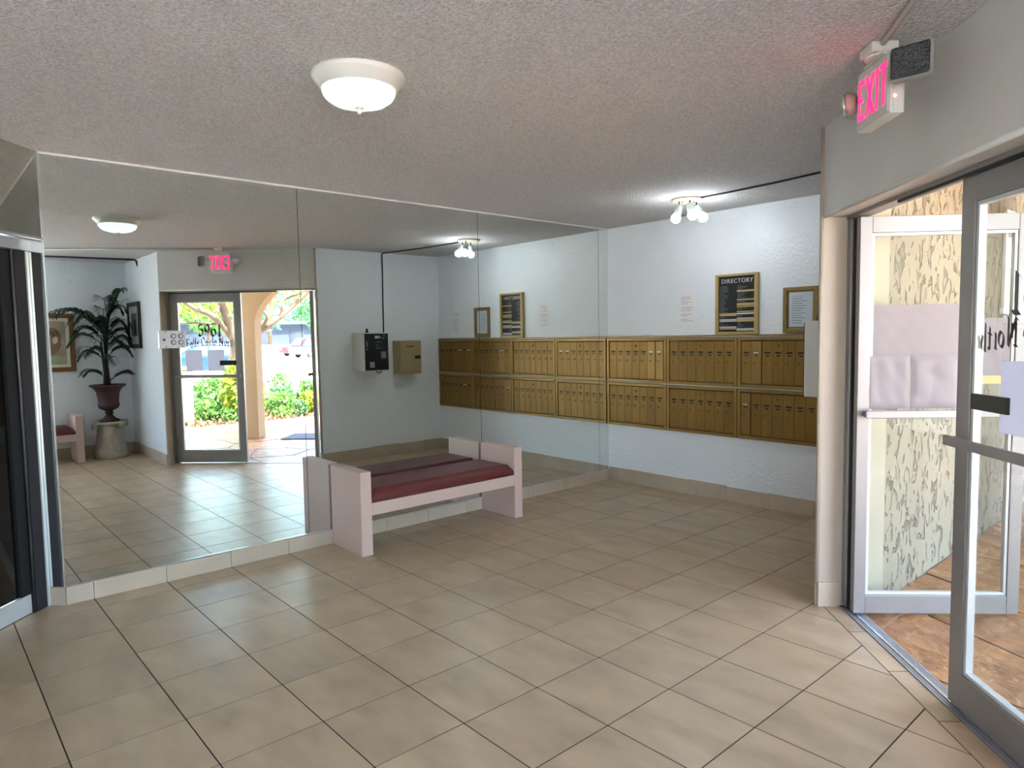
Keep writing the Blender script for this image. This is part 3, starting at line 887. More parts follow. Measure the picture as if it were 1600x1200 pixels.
for r in range(2):
    for c in range(4):
        o = proto if (r == 0 and c == 0) else copy_tree(proto)
        o.location = (0.005 + c * (UW + 0.003), -0.0005, 0.598 + r * (UH + 0.010))
        tag(o, ('upper' if r else 'lower') + ' row brass mailbox unit ' + pos[c], 'mailbox', 'brass mailbox units')
        doors = sorted([q for q in o.children if q.name.split('.')[0] == 'door'], key=lambda q: q.location.x)
        ajar = {(1, 0): [5, 6], (1, 2): [1], (0, 2): [0], (1, 3): [2, 0], (0, 3): [1]}.get((r, c), [])
        for k in ajar:
            doors[k].rotation_euler = (0, 0, math.radians(-5))
            cc = bpy.data.objects.new('name_card', card); COL.objects.link(cc); cc.parent = doors[k]
struct(box('trim_10', M_GOLDF, 0.003, 3.03, -0.036, -0.0005, 1.5125, 1.522), 'thin brass ledge along the top of the mailboxes', 'trim')

# ------------------------------------------------------------------ things on the mailbox wall
def font_mesh(text, size, m, parent, M, name='lettering', align='CENTER'):
    cd = bpy.data.curves.new(name, 'FONT')
    cd.body = text; cd.size = size; cd.extrude = 0.0006; cd.align_x = align
    cd.space_character = 1.12
    tmp = bpy.data.objects.new('tmp', cd); COL.objects.link(tmp)
    dg = bpy.context.evaluated_depsgraph_get()
    me = bpy.data.meshes.new_from_object(tmp.evaluated_get(dg))
    bpy.data.objects.remove(tmp)
    me.name = name
    me.materials.clear(); me.materials.append(m)
    o = bpy.data.objects.new(name, me); COL.objects.link(o); o.parent = parent
    o.matrix_local = M
    return o
RX90 = Matrix.Rotation(PI / 2, 4, 'X')
dr = empty('directory_board', (1.295, 0, 1.525)); tag(dr, 'black DIRECTORY board in a gold frame above the mailboxes', 'directory board')
W_, H_ = 0.41, 0.535
for q in ((0, 0.03, 0, H_), (W_ - 0.03, W_, 0, H_), (0.03, W_ - 0.03, H_ - 0.022, H_), (0.03, W_ - 0.03, 0, 0.024)):
    MB().box(q[0], q[1], -0.04, -0.0005, q[2], q[3]).build('frame_bar', mat('directory_gold', '#b59d66', 0.4, metal=0.4), dr, 0.004)
MB().box(0.03, W_ - 0.03, -0.018, -0.0005, 0.024, H_ - 0.022).build('board', M_BLACK, dr)
font_mesh('DIRECTORY', 0.052, M_WHITE, dr, Matrix.Translation((W_ / 2, -0.0185, H_ - 0.078)) @ RX90)
M_STRIPG = mat('strip_gold', '#b39a63', 0.5)
rr = random.Random(5)
colx = ((0.034, W_ / 2 - 0.002), (W_ / 2 + 0.002, W_ - 0.034))
layout = {0: [(0.165, 0.185, 'g'), (0.115, 0.123, 'w'), (0.128, 0.136, 'w'), (0.062, 0.07, 'w'), (0.045, 0.058, 'g'), (0.185, 0.19, 'g')],
          1: [(0.375, 0.39, 'g'), (0.3, 0.312, 'g'), (0.255, 0.275, 'g'), (0.24, 0.25, 'g'), (0.195, 0.206, 'g'), (0.178, 0.188, 'w'), (0.138, 0.146, 'w'), (0.112, 0.135, 'g'), (0.045, 0.053, 'w'), (0.034, 0.042, 'w')]}
for c in (0, 1):
    a, b = colx[c]
    for z0, z1, kd in layout[c]:
        MB().box(a, b, -0.021, -0.0185, z0, z1).build('strip', M_WHITE if kd == 'w' else M_STRIPG, dr)
    z = 0.43
    while z > 0.03:
        if not any(z0 - 0.006 < z < z1 + 0.006 for z0, z1, _ in layout[c]):
            MB().box(a + 0.004, a + 0.004 + rr.uniform(0.03, 0.09), -0.0195, -0.0185, z - 0.0018, z + 0.0018).build('entry_line', M_INK, dr)
        z -= 0.0105
def framed(name, label, cat, M, w, h, fw, fm, depth, matm, lines, paper=None):
    """local x along wall, y<0 into the room, z up"""
    t = empty(name, M=M); tag(t, label, cat)
    for q in ((0, fw, 0, h), (w - fw, w, 0, h), (fw, w - fw, h - fw, h), (fw, w - fw, 0, fw)):
        MB().box(q[0], q[1], -depth, -0.001, q[2], q[3]).build('frame_bar', fm, t, 0.004)
    MB().box(fw, w - fw, -depth * 0.5, -0.001, fw, h - fw).build('mat_board', matm, t)
    return t
ct = framed('framed_certificate', 'gold framed certificate hung over the mailboxes', 'certificate', Matrix.Translation((1.93, 0, 1.532)), 0.298, 0.378, 0.034, M_FRAMEG, 0.03, mat('certificate_mat', '#8d7350', 0.7), None)
pp = MB().box(0.05, 0.248, -0.017, -0.0152, 0.05, 0.335).build('certificate_paper', mat('certificate_paper', '#c3cbd3', 0.7), ct)
for k in range(12):
    z = 0.30 - k * 0.02
    MB().box(0.075, 0.075 + random.uniform(0.08, 0.15), -0.0178, -0.0171, z, z + 0.004).build('text_line', M_INK if k else M_INKO, pp)
def note(name, label, x0, x1, z0, z1, seed, top):
    rr = random.Random(seed)
    t = MB().box(x0, x1, -0.0025, -0.0005, z0, z1).build(name, M_PAPER)
    tag(t, label, 'notice')
    z = z1 - 0.02; k = 0
    while z > z0 + 0.03:
        if rr.random() < 0.72 or k < 2:
            w = rr.uniform(0.35, 0.8) * (x1 - x0)
            MB().box(x0 + 0.025, x0 + 0.025 + w, -0.0034, -0.0026, z, z + 0.004).build('text_line', M_INKO if (top and k < 2) else mat('ink_pale', '#9aa0a6', 0.8), t)
        z -= 0.016; k += 1
    return t
note('paper_note', 'white paper note with orange heading left of the directory', 0.882, 1.062, 1.622, 1.90, 3, True)
note('paper_note', 'white typed notice on the wall near the card machine', 2.56, 2.765, 1.56, 1.87, 9, False)

# ------------------------------------------------------------------ card machine and drop box on the right wall (front looks to -x)
cm_ = empty('card_machine', (3.039, -1.345, 1.135)); tag(cm_, 'white wall-mounted card machine with dark blue front panel', 'machine')
mb = MB()
mb.hexa([(-0.30, 0.0, 0.0), (0.0, 0.0, 0.0), (0.0, 0.345, 0.0), (-0.30, 0.345, 0.0), (-0.30, 0.0, 0.475), (0.0, 0.0, 0.475), (0.0, 0.345, 0.475), (-0.30, 0.345, 0.475)])
mb.build('body', M_WHITE, cm_, 0.006)
fp = MB().box(-0.306, -0.3005, 0.008, 0.337, 0.012, 0.463).build('front_panel', M_NAVY, cm_)
def mpart(nm, y0, y1, z0, z1, m, d=0.003):
    MB().box(-0.3065 - d, -0.3062, y0, y1, z0, z1).build(nm, m, fp)
M_LCD = mat('lcd_grey', '#9aa3ad', 0.3)
M_GREYP = mat('panel_grey', '#767c88', 0.4)
mpart('display', 0.15, 0.185, 0.405, 0.435, M_WHITE); mpart('display', 0.187, 0.225, 0.405, 0.435, M_LCD)
mpart('brand_label', 0.24, 0.285, 0.40, 0.412, M_GREYP); mpart('brand_label', 0.265, 0.29, 0.43, 0.445, M_GREYP)
for k, z in enumerate((0.355, 0.325, 0.30, 0.278)):
    mpart('text_line', 0.16, 0.255 if k % 3 == 0 else 0.20, z, z + 0.006, M_GREYP, 0.001)
mpart('keypad', 0.23, 0.30, 0.155, 0.24, M_GREYP, 0.006)
for k, z in enumerate((0.35, 0.30, 0.26)):
    mpart('instruction_icon', 0.03, 0.047, z, z + (0.05 if k == 1 else 0.025), M_GREYP, 0.001)
mpart('card_slot', 0.055, 0.13, 0.135, 0.185, M_BLACK, 0.01)
mpart('bill_acceptor', 0.065, 0.125, 0.045, 0.115, M_STEEL, 0.02); mpart('coin_slot', 0.225, 0.265, 0.04, 0.09, M_BLACK, 0.012)
MB().lathe([(0.022, 0.476), (0.018, 0.49), (0.012, 0.525), (0.004, 0.528)], 14, c=(-0.24, 0.08, 0)).build('antenna', M_BLACK, cm_)
MB().tube([(-0.02, 0.345, 0.05), (-0.03, 0.385, 0.03), (-0.02, 0.40, -0.02), (-0.03, 0.37, -0.045), (-0.02, 0.34, -0.03), (-0.02, 0.31, -0.002)], 0.007, 8).build('cable', M_BLACK, cm_)

bx = empty('drop_box', (3.039, -0.757, 1.065)); tag(bx, 'tan metal drop box with a slot and dark lock', 'drop box')
MB().box(-0.175, 0.0, 0.0, 0.33, 0.0, 0.438).build('body', M_TAN, bx, 0.004)
dd = MB().box(-0.182, -0.1755, 0.012, 0.322, 0.03, 0.425).build('door', M_TAN, bx, 0.002)
MB().box(-0.1835, -0.1822, 0.10, 0.215, 0.355, 0.367).build('slot', M_SLOT, dd)
MB().box(-0.192, -0.1822, 0.225, 0.31, 0.20, 0.24).build('lock_plate', M_BLACK, dd, 0.002)
for z in (0.14, 0.27, 0.39):
    MB().lathe([(0.006, z - 0.02), (0.006, z + 0.02)], 8, c=(-0.183, 0.008, 0)).build('hinge', M_TAN, bx)

# ------------------------------------------------------------------ plate on the mirror
kp = empty('key_switch_plate', (0.0005, -4.352, 1.504)); tag(kp, 'small steel plate with four round key switches on the mirror', 'switch plate')
MB().box(0.0, 0.012, 0.0, 0.158, 0.0, 0.114).build('plate', M_STEEL, kp, 0.002)
for y in (0.084, 0.128):
    for z in (0.038, 0.078):
        rg = MB().lathe([(0.0155, 0), (0.0155, 0.004), (0.012, 0.005)], 20, M=Matrix.Translation((0.0122, y, z)) @ Matrix.Rotation(PI / 2, 4, 'Y')).build('key_switch', mat('dark_ring', '#4a464a', 0.4, metal=0.4), kp)
        MB().lathe([(0.0105, 0.005), (0.0105, 0.0075)], 16, M=Matrix.Translation((0.0122, y, z)) @ Matrix.Rotation(PI / 2, 4, 'Y')).build('switch_core', M_STEEL, rg)
MB().box(0.0122, 0.016, 0.022, 0.036, 0.048, 0.062).build('indicator', M_BLACK, kp)
for y in (0.04, 0.14):
    for z in (0.012, 0.102):
        MB().lathe([(0.004, 0), (0.003, 0.002)], 8, M=Matrix.Translation((0.0122, y, z)) @ Matrix.Rotation(PI / 2, 4, 'Y')).build('screw', M_BLACK, kp)

# ------------------------------------------------------------------ palm in an urn on a stone pedestal
PX, PY = 5.74, -3.535
pd = empty('stone_pedestal', (PX, PY, 0)); tag(pd, 'pale cast stone pedestal shaped like a column', 'pedestal')
MB().lathe([(0.215, 0.0), (0.222, 0.02), (0.218, 0.06), (0.20, 0.11), (0.19, 0.15), (0.172, 0.21), (0.162, 0.28), (0.158, 0.36), (0.16, 0.42), (0.165, 0.435)], 40).build('shaft', M_STONE, pd)
MB().box(-0.195, 0.195, -0.195, 0.195, 0.455, 0.485).build('cap', M_STONE, pd, 0.008, M=Matrix.Rotation(math.radians(20), 4, 'Z'))
MB().lathe([(0.165, 0.4355), (0.182, 0.44), (0.185, 0.4545)], 40).build('neck_moulding', M_STONE, pd)
for k in range(4):
    a = math.radians(20 + 45 + 90 * k)
    MB().lathe([(0.03, -0.035), (0.03, 0.035)], 14, M=Matrix.Translation((0.215 * math.cos(a), 0.215 * math.sin(a), 0.43)) @ Matrix.Rotation(a, 4, 'Z') @ Matrix.Rotation(PI / 2, 4, 'X')).build('scroll', M_STONE, pd)
ur = empty('urn', (PX, PY, 0.486)); tag(ur, 'dark brown footed urn on the stone pedestal', 'urn')
MB().lathe([(0.125, 0.0), (0.122, 0.02), (0.075, 0.045), (0.045, 0.08), (0.04, 0.10), (0.055, 0.115), (0.04, 0.13), (0.06, 0.15), (0.11, 0.175), (0.128, 0.205), (0.13, 0.23), (0.122, 0.25), (0.128, 0.33), (0.14, 0.40), (0.175, 0.45), (0.215, 0.475), (0.22, 0.495), (0.20, 0.495), (0.12, 0.44), (0.02, 0.435)], 40).build('body', M_URN, ur)
MB().lathe([(0.134, 0.425), (0.134, 0.43), (0.02, 0.446)], 24).build('soil', M_SOIL, ur)
pl = empty('potted_palm', (PX, PY, 0.93)); tag(pl, 'dark green feather palm growing from the brown urn', 'palm')
rr = random.Random(21)
def frond(parent, base, az, length, lift, droop, nl=19, lw=0.011, ll=0.26):
    mb = MB()
    pts = []
    d = Vector((math.cos(az), math.sin(az), 0))
    for i in range(13):
        t = i / 12
        h = lift * math.sin(min(1, t * 1.1) * PI * 0.5) - 0.62 * droop * t ** 2.4
        pts.append(Vector(base) + d * length * t + Vector((0, 0, h)))
    mb.tube(pts, [0.007 * (1 - 0.75 * i / 12) for i in range(13)], 5)
    side = Vector((-d.y, d.x, 0))
    for k in range(nl):
        t = 0.22 + 0.78 * k / (nl - 1)
        f = t * 12; i = min(11, int(f)); p = pts[i].lerp(pts[i + 1], f - i)
        tang = (pts[i + 1] - pts[i]).normalized()
        L_ = ll * (1 - 0.55 * abs(2 * t - 1.05)) * rr.uniform(0.85, 1.1)
        for s in (-1, 1):
            dirv = (side * s * 1.0 + tang * 0.6 + Vector((0, 0, 0.18))).normalized()
            q1 = p + dirv * L_ * 0.5 + Vector((0, 0, 0.01))
            q2 = p + dirv * L_ + Vector((0, 0, -0.09 * L_ / 0.2 * rr.uniform(0.3, 0.9)))
            wv = dirv.cross(Vector((0, 0, 1))).normalized() * lw
            o = len(mb.v)
            mb.v += [tuple(p - wv * 0.35), tuple(p + wv * 0.35), tuple(q1 + wv), tuple(q1 - wv), tuple(q2), tuple((p + q1) / 2 + Vector((0, 0, 0.006)))]
            mb.face([o, o + 1, o + 2, o + 3]); mb.face([o + 3, o + 2, o + 4])
    mb.v = [(min(x, 0.29), min(y, 0.30), z) for x, y, z in mb.v]
    return mb.build('frond', M_FROND, parent)
for (bx_, by_, tx_, ty_, hgt) in ((0.0, 0.02, -0.03, -0.02, 0.75), (0.03, -0.03, 0.02, 0.05, 0.92), (-0.03, -0.01, -0.05, -0.06, 0.62)):
    MB().tube([(bx_, by_, -0.012), ((bx_ + tx_) / 2 + 0.01, (by_ + ty_) / 2, hgt * 0.5), (tx_, ty_, hgt)], [0.022, 0.018, 0.012], 8).build('stem', M_STEM, pl)
for base, az, ln, lf_, dp in (((-0.03, -0.02, 0.72), -100, 0.62, 0.42, 0.30), ((0.02, 0.05, 0.9), 75, 0.22, 0.42, 0.02), ((0.02, 0.05, 0.88), 160, 0.35, 0.35, 0.2), ((0.0, 0.0, 0.72), -150, 0.42, 0.3, 0.36),
                              ((0.0, 0.02, 0.7), 30, 0.25, 0.3, 0.25), ((-0.04, -0.05, 0.6), -75, 0.36, 0.2, 0.34), ((0.0, 0.02, 0.62), 110, 0.28, 0.24, 0.3), ((-0.04, -0.05, 0.56), -170, 0.40, 0.25, 0.36),
                              ((0.0, 0.0, 0.48), 140, 0.36, 0.22, 0.26), ((0.0, 0.0, 0.42), -120, 0.34, 0.2, 0.28), ((0.0, 0.0, 0.30), 165, 0.34, 0.2, 0.26), ((-0.02, 0.0, 0.12), -95, 0.27, 0.16, 0.14), ((0.01, 0.03, 0.10), 110, 0.26, 0.12, 0.05),
                              ((0.0, -0.02, 0.78), -60, 0.3, 0.3, 0.22), ((0.02, 0.05, 0.86), -160, 0.3, 0.4, 0.16), ((0, 0, 0.66), 180, 0.36, 0.34, 0.26), ((0, 0, 0.74), -135, 0.3, 0.28, 0.3), ((0, 0.03, 0.7), 130, 0.3, 0.28, 0.3), ((-0.03, -0.02, 0.74), -110, 0.4, 0.3, 0.3), ((0, 0, 0.52), 100, 0.3, 0.24, 0.3), ((0, 0, 0.60), -90, 0.34, 0.3, 0.3), ((0, 0, 0.80), -170, 0.3, 0.34, 0.24), ((0, 0, 0.84), 120, 0.24, 0.3, 0.2), ((0, 0, 0.66), -145, 0.34, 0.3, 0.3), ((0, 0, 0.36), -80, 0.3, 0.2, 0.26), ((0, 0, 0.40), 110, 0.3, 0.22, 0.28), ((-0.03, -0.02, 0.78), -95, 0.5, 0.34, 0.26), ((0, 0, 0.56), 165, 0.36, 0.3, 0.3)):
    frond(pl, base, math.radians(az), ln, lf_, dp)

# ------------------------------------------------------------------ pictures
PM = Matrix(((0, 1, 0, XP), (-1, 0, 0, -3.835), (0, 0, 1, 1.165), (0, 0, 0, 1)))   # local x -> -Y, local -y -> -X
tg = framed('animal_picture', 'wood framed wildlife picture above the second bench', 'picture', PM, 0.86, 0.77, 0.06, M_FRAMEW, 0.035, M_MATB, None)
MB().box(0.10, 0.76, -0.0195, -0.018, 0.10, 0.67).build('print', mat('print_ground', '#a99a86', 0.7, var=0.25, vscale=7), tg)
def blob(cx, cz, rx, rz, m, y, n=20, rot=0, name='print_shape'):
    mb = MB()
    mb.lathe([(1, 0), (1, 0.0008)], n, M=Matrix.Translation((cx, y, cz)) @ Matrix.Rotation(rot, 4, 'Y') @ Matrix.Diagonal((rx, 1, rz, 1)) @ Matrix.Rotation(PI / 2, 4, 'X'))
    mb.build(name, m, tg)
M_TAWNY = mat('print_tawny', '#8a6f57', 0.7); M_PALE = mat('print_pale', '#c9c2b8', 0.7); M_STRIPE = mat('print_dark', '#3f332b', 0.7); M_PGRN = mat('print_green', '#9fae8e', 0.7)
blob(0.42, 0.17, 0.32, 0.06, M_PGRN, -0.0197); blob(0.40, 0.34, 0.25, 0.17, M_TAWNY, -0.0205, rot=0.25); blob(0.27, 0.46, 0.12, 0.13, M_TAWNY, -0.0213, rot=-0.3)
blob(0.22, 0.42, 0.03, 0.05, M_PALE, -0.0221, rot=-0.2); blob(0.33, 0.30, 0.05, 0.09, M_PALE, -0.0221)
for k in range(7):
    blob(0.36 + 0.032 * k, 0.36 - 0.01 * k, 0.008, 0.08 - 0.006 * k, M_STRIPE, -0.0229, rot=0.25)
for k in range(5):
    blob(0.20 + 0.035 * k, 0.52 - 0.03 * (k % 2), 0.007, 0.035, M_STRIPE, -0.0229, rot=0.6 - 0.3 * k)
sp = framed('small_picture', 'narrow dark framed picture on the wall by the door', 'picture', Matrix.Translation((5.32, YQ, 1.46)), 0.60, 0.62, 0.055, M_FRAMEB, 0.035, M_MATB, None)
MB().box(0.15, 0.45, -0.0195, -0.018, 0.16, 0.47).build('print', mat('print_grey', '#6f7f88', 0.7, var=0.3, vscale=9), sp)
MB().box(0.2, 0.33, -0.0203, -0.0196, 0.18, 0.38).build('print_shape', mat('print_navy', '#20262e', 0.7), sp)

# ------------------------------------------------------------------ porch and outdoors
struct(MB().box(3.2405, 3.27, -1.46, 6.0, -0.02, 3.0).build('wall_stucco', M_STUCCO), 'cream skip-trowel stucco wall outside the entrance', 'wall')
struct(MB().prism([sn(0, 0.2), (3.2405, -1.46), (3.27, -1.46), sn(0.03, 0.21)], 0, 2.9).build('trim_11', M_JAMBX), 'tan outer jamb beside the stucco wall', 'trim')
struct(MB().box(0.0, 1.97, 0.2, 0.22, 2.15, 3.0).build('wall_outer_header', M_PORCHW, M=DM), 'painted outside face above the entrance')
struct(MB().box(XQ + 0.1, 6.2, -3.04, -3.0, 0, 3.0).build('wall_porch_side', M_PORCHL), 'tan porch wall beside the entrance')
w1 = empty('window_1', (3.27, 0.80, 1.70)); struct(w1, 'small window in the stucco porch wall', 'window')
MB().box(0.0, 0.03, -0.05, 0.75, -0.05, 0.0).build('window_sill', M_WHITE, w1, 0.004)
for q in ((0, 0.04, 0, 0.75), (0.66, 0.70, 0, 0.75), (0.04, 0.66, 0.71, 0.75), (0.04, 0.66, 0, 0.03)):
    MB().box(0.0, 0.022, q[0], q[1], q[2], q[3]).build('window_frame', M_WHITE, w1, 0.002)
MB().box(0.001, 0.008, 0.04, 0.66, 0.03, 0.71).build('glass_pane', mat('window_glass', '#2f3b38', 0.03, spec=0.9), w1)
struct(MB().box(3.27, 3.285, 0.82, 1.46, 1.35, 1.64).build('trim_12', mat('shutter_grey', '#8f918f', 0.6)), 'grey panel under the porch window')

# porch roof: rectangle whose outer edge shades the paving
struct(MB().prism([(3.27, 6.0), (3.27, -1.46), sn(0, 0.22), sn(1.97, 0.22), (XQ + 0.1, -3.0), (6.2, -3.0), (6.2, 6.0)], 2.78, 3.0).build('ceiling_porch', M_PORCHW), 'pale porch ceiling outside the doors', 'ceiling')
# upper storey mass so the sun falls only beyond the roof edge
struct(MB().box(-1.0, 6.2, -9.0, 6.0, 3.0, 3.3).build('roof_slab', M_PORCHL), 'flat roof slab over the lobby')

# arch wall parallel to the entrance
n0, n1 = 2.26, 2.50
top, spring = 2.78, 1.75
def arch_wall(name, label, s_pier0, s_open0, s_open1, s_pier1):
    mb = MB()
    def pier(a, b):
        mb.box(a, b, n0, n1, 0, top)
    pier(s_open1, s_pier1); pier(s_pier0, s_open0)
    c = (s_open0 + s_open1) / 2; rx = (s_open1 - s_open0) / 2; rz = top - 0.18 - spring
    N_ = 22
    for i in range(N_):
        a0, a1 = PI * i / N_, PI * (i + 1) / N_
        x0, x1 = c + rx * math.cos(a1), c + rx * math.cos(a0)
        z0, z1 = spring + rz * math.sin(a1), spring + rz * math.sin(a0)
        mb.hexa([(x0, n0, z0), (x1, n0, z1), (x1, n1, z1), (x0, n1, z0), (x0, n0, top), (x1, n0, top), (x1, n1, top), (x0, n1, top)])
    me = mb.build(name, M_PORCH, M=DM)
    return struct(me, label, 'arch')
arch_wall('wall_arch', 'tan porch pier rising into an arch outside the doors', -1.6, -1.0, 1.79, 2.03)

# low pier by the planting bed
lp = empty('low_pier', (9.0, -1.66, 0)); tag(lp, 'short tan masonry pier beside the planting bed', 'pier')
MB().box(-0.12, 0.12, -0.14, 0.14, -0.05, 1.0).build('shaft', M_PORCH, lp, 0.01)
MB().box(-0.14, 0.14, -0.16, 0.16, 1.0, 1.06).build('cap', M_PORCH, lp, 0.01)

# flagstone paving
pv = struct(MB().prism([sn(0.0, 0.212), sn(1.97, 0.212), (XQ + 0.1, -3.0), (8.2, -3.0), (8.2, 5.5), (3.27, 5.5), (3.27, -1.46)], -0.10, -0.014).build('floor_porch', M_MORTAR), 'flagstone porch paving outside the doors', 'floor')
porch_poly = [sn(0.0, 0.214), sn(1.97, 0.214), (XQ + 0.12, -2.99), (8.15, -2.99), (8.15, 5.4), (3.28, 5.4), (3.28, -1.45)]
rr = random.Random(12)
seeds = []
for i in range(8):
    for j in range(14):
        seeds.append((3.3 + 0.66 * i + rr.uniform(-0.27, 0.27), -3.1 + 0.63 * j + rr.uniform(-0.27, 0.27)))
def clip_half(P, nx, ny, c):
    out = []
    for i in range(len(P)):
        a, b = P[i - 1], P[i]
        da, db = nx * a[0] + ny * a[1] - c, nx * b[0] + ny * b[1] - c
        if db <= 0:
            if da > 0:
                t = da / (da - db); out.append((a[0] + t * (b[0] - a[0]), a[1] + t * (b[1] - a[1])))
            out.append(b)
        elif da <= 0:
            t = da / (da - db); out.append((a[0] + t * (b[0] - a[0]), a[1] + t * (b[1] - a[1])))
    return out
for si, (sx, sy) in enumerate(seeds):
    P = porch_poly
    for sj, (qx, qy) in enumerate(seeds):
        if si == sj or abs(qx - sx) > 2 or abs(qy - sy) > 2: continue
        dx, dy = qx - sx, qy - sy; L_ = math.hypot(dx, dy)
        nx, ny = dx / L_, dy / L_
        P = clip_half(P, nx, ny, nx * (sx + qx) / 2 + ny * (sy + qy) / 2 - 0.010)
        if len(P) < 3: break
    if len(P) < 3 or area(P) < 0.01: continue
    Q = []
    for p in P:
        if not Q or math.hypot(p[0] - Q[-1][0], p[1] - Q[-1][1]) > 1e-4: Q.append(p)
    cx, cy = sum(p[0] for p in Q) / len(Q), sum(p[1] for p in Q) / len(Q)
    o = MB().prism([(p[0] - cx, p[1] - cy) for p in Q], -0.014, rr.uniform(-0.008, -0.004)).build('flagstone', M_FLAG, pv)
    o.location = (cx, cy, 0)
tag(MB().box(0.45, 1.40, 2.14, 2.76, -0.005, 0.008).build('door_mat', M_MAT, M=DM, bevel=0.003), 'dark grey mat lying under the porch arch', 'door mat')

# ground
pbed = struct(MB().prism([(8.2, -12), (11.0, -12), (11.0, 30), (8.2, 30)], -0.12, -0.02).build('planting_bed', M_BED), 'planting bed with dry litter beyond the porch', 'ground')
struct(MB().prism([(11.0, -40), (110, -40), (110, 110), (11.0, 110)], -0.2, -0.10).build('parking_lot', M_LOT), 'sunlit pale parking lot', 'ground')
struct(MB().prism([(-10, -30), (8.2, -30), (8.2, -3.0), (-10, -3.0)], -0.25, -0.13).build('ground_near', M_LOT), 'pale paving around the building')
struct(MB().prism([(-6, 5.5), (8.2, 5.5), (8.2, 30), (-6, 30)], -0.25, -0.13).build('ground_far', M_BED), 'ground beside the building')

def leaves(n, fn, size, m, parent, name='foliage', seed=1):
    rr = random.Random(seed)
    mb = MB()
    for _ in range(n):
        c = Vector(fn(rr))
        a = Vector((rr.uniform(-1, 1), rr.uniform(-1, 1), rr.uniform(-0.6, 1))).normalized()
        b = a.orthogonal().normalized()
        b = Matrix.Rotation(rr.uniform(0, 2 * PI), 3, a) @ b
        w = a.cross(b)
        L_ = size * rr.uniform(0.6, 1.3)
        o = len(mb.v)
        mb.v += [tuple(c - b * L_ * 0.5), tuple(c + w * L_ * 0.24), tuple(c + b * L_ * 0.5), tuple(c - w * L_ * 0.24)]
        mb.face([o, o + 1, o + 2, o + 3])
    f = mb.build(name, m, parent)
    f['kind'] = 'stuff'
    return f
def shrub(name, label, x, y, r, h, m, n, size, seed, group='shrubs in the planting bed'):
    t = empty(name, (x, y, -0.02)); tag(t, label, 'shrub', group)
    rr = random.Random(seed)
    for k in range(5):
        a = rr.uniform(0, 2 * PI)
        MB().tube([(0.03 * math.cos(a), 0.03 * math.sin(a), -0.03), (r * 0.35 * math.cos(a), r * 0.35 * math.sin(a), h * 0.45), (r * 0.7 * math.cos(a), r * 0.7 * math.sin(a), h * 0.85)], [0.014, 0.010, 0.004], 5).build('stem', M_BARK, t)
    def fn(q):
        u = q.uniform(0, 2 * PI); zz = q.uniform(0.08, 1); rad = r * math.sqrt(q.random()) * (0.55 + 0.55 * math.sin(PI * min(1, zz * 0.85 + 0.1)))
        return (rad * math.cos(u), rad * math.sin(u), zz * h)
    leaves(n, fn, size, m, t, seed=seed)
    return t
shrub('croton_shrub', 'tall yellow-green shrub behind the lettered door glass', 8.75, -0.66, 0.36, 1.15, M_LEAFY, 900, 0.15, 31)
shrub('croton_shrub', 'shorter green shrub left of the tall yellow-green one', 9.5, -0.95, 0.32, 0.8, M_LEAFG, 500, 0.13, 32)
shrub('low_shrub', 'low green shrub next to the short tan pier', 8.9, -1.28, 0.2, 0.42, M_LEAFG, 300, 0.10, 33)
for k, (x, y, r, h, m_) in enumerate(((8.75, 0.12, 0.28, 0.50, M_LEAFG), (8.75, 0.76, 0.24, 0.46, M_LEAFY), (9.5, 1.1, 0.3, 0.62, M_LEAFG), (8.75, 1.45, 0.24, 0.5, M_LEAFD), (9.45, 0.42, 0.3, 0.55, M_LEAFD), (9.6, -0.25, 0.3, 0.7, M_LEAFG))):
    shrub('low_shrub', ['low green shrub just right of the arch pier', 'low yellow-green shrub seen through the open doorway', 'leafy green shrub at the right of the open doorway', 'deep green shrub farthest right in the bed', 'deep green shrub behind the low doorway shrubs', 'green shrub behind the arch pier'][k], x, y, r, h, m_, 420, 0.12, 40 + k)
rr = random.Random(8)
more = ((8.45, -0.05, 'tiny leafy plant at the foot of the arch pier'), (8.5, 0.42, 'tiny leafy plant before the low doorway shrubs'), (8.5, 1.02, 'tiny leafy plant at the right of the doorway'), (10.2, -1.1, 'small bush at the back left of the bed'), (10.55, -0.42, 'small bush at the back of the bed left of centre'), (10.2, 0.18, 'small bush at the back of the bed behind the pier'), (10.3, 0.75, 'small bush at the back of the bed in the doorway'), (10.2, 1.4, 'small bush at the back right of the bed'), (10.25, 2.05, 'small bush farthest right at the back of the bed'), (8.5, -1.0, 'tiny leafy plant in front of the tall yellow-green shrub'))
for k, (x, y, lb) in enumerate(more):
    big = x > 10
    shrub('small_bush' if big else 'ground_plant', lb, x, y, 0.26 if big else 0.13, rr.uniform(0.55, 0.8) if big else rr.uniform(0.2, 0.32), (M_LEAFG, M_LEAFD, M_LEAFY)[k % 3], 320 if big else 150, 0.12 if big else 0.09, 60 + k)
lt = leaves(3600, lambda q: (q.uniform(8.22, 10.9), q.uniform(-2.6, 3.2), -0.012 + abs(q.gauss(0, 0.03))), 0.12, M_LEAFR, pbed, 'leaf_litter', 77)

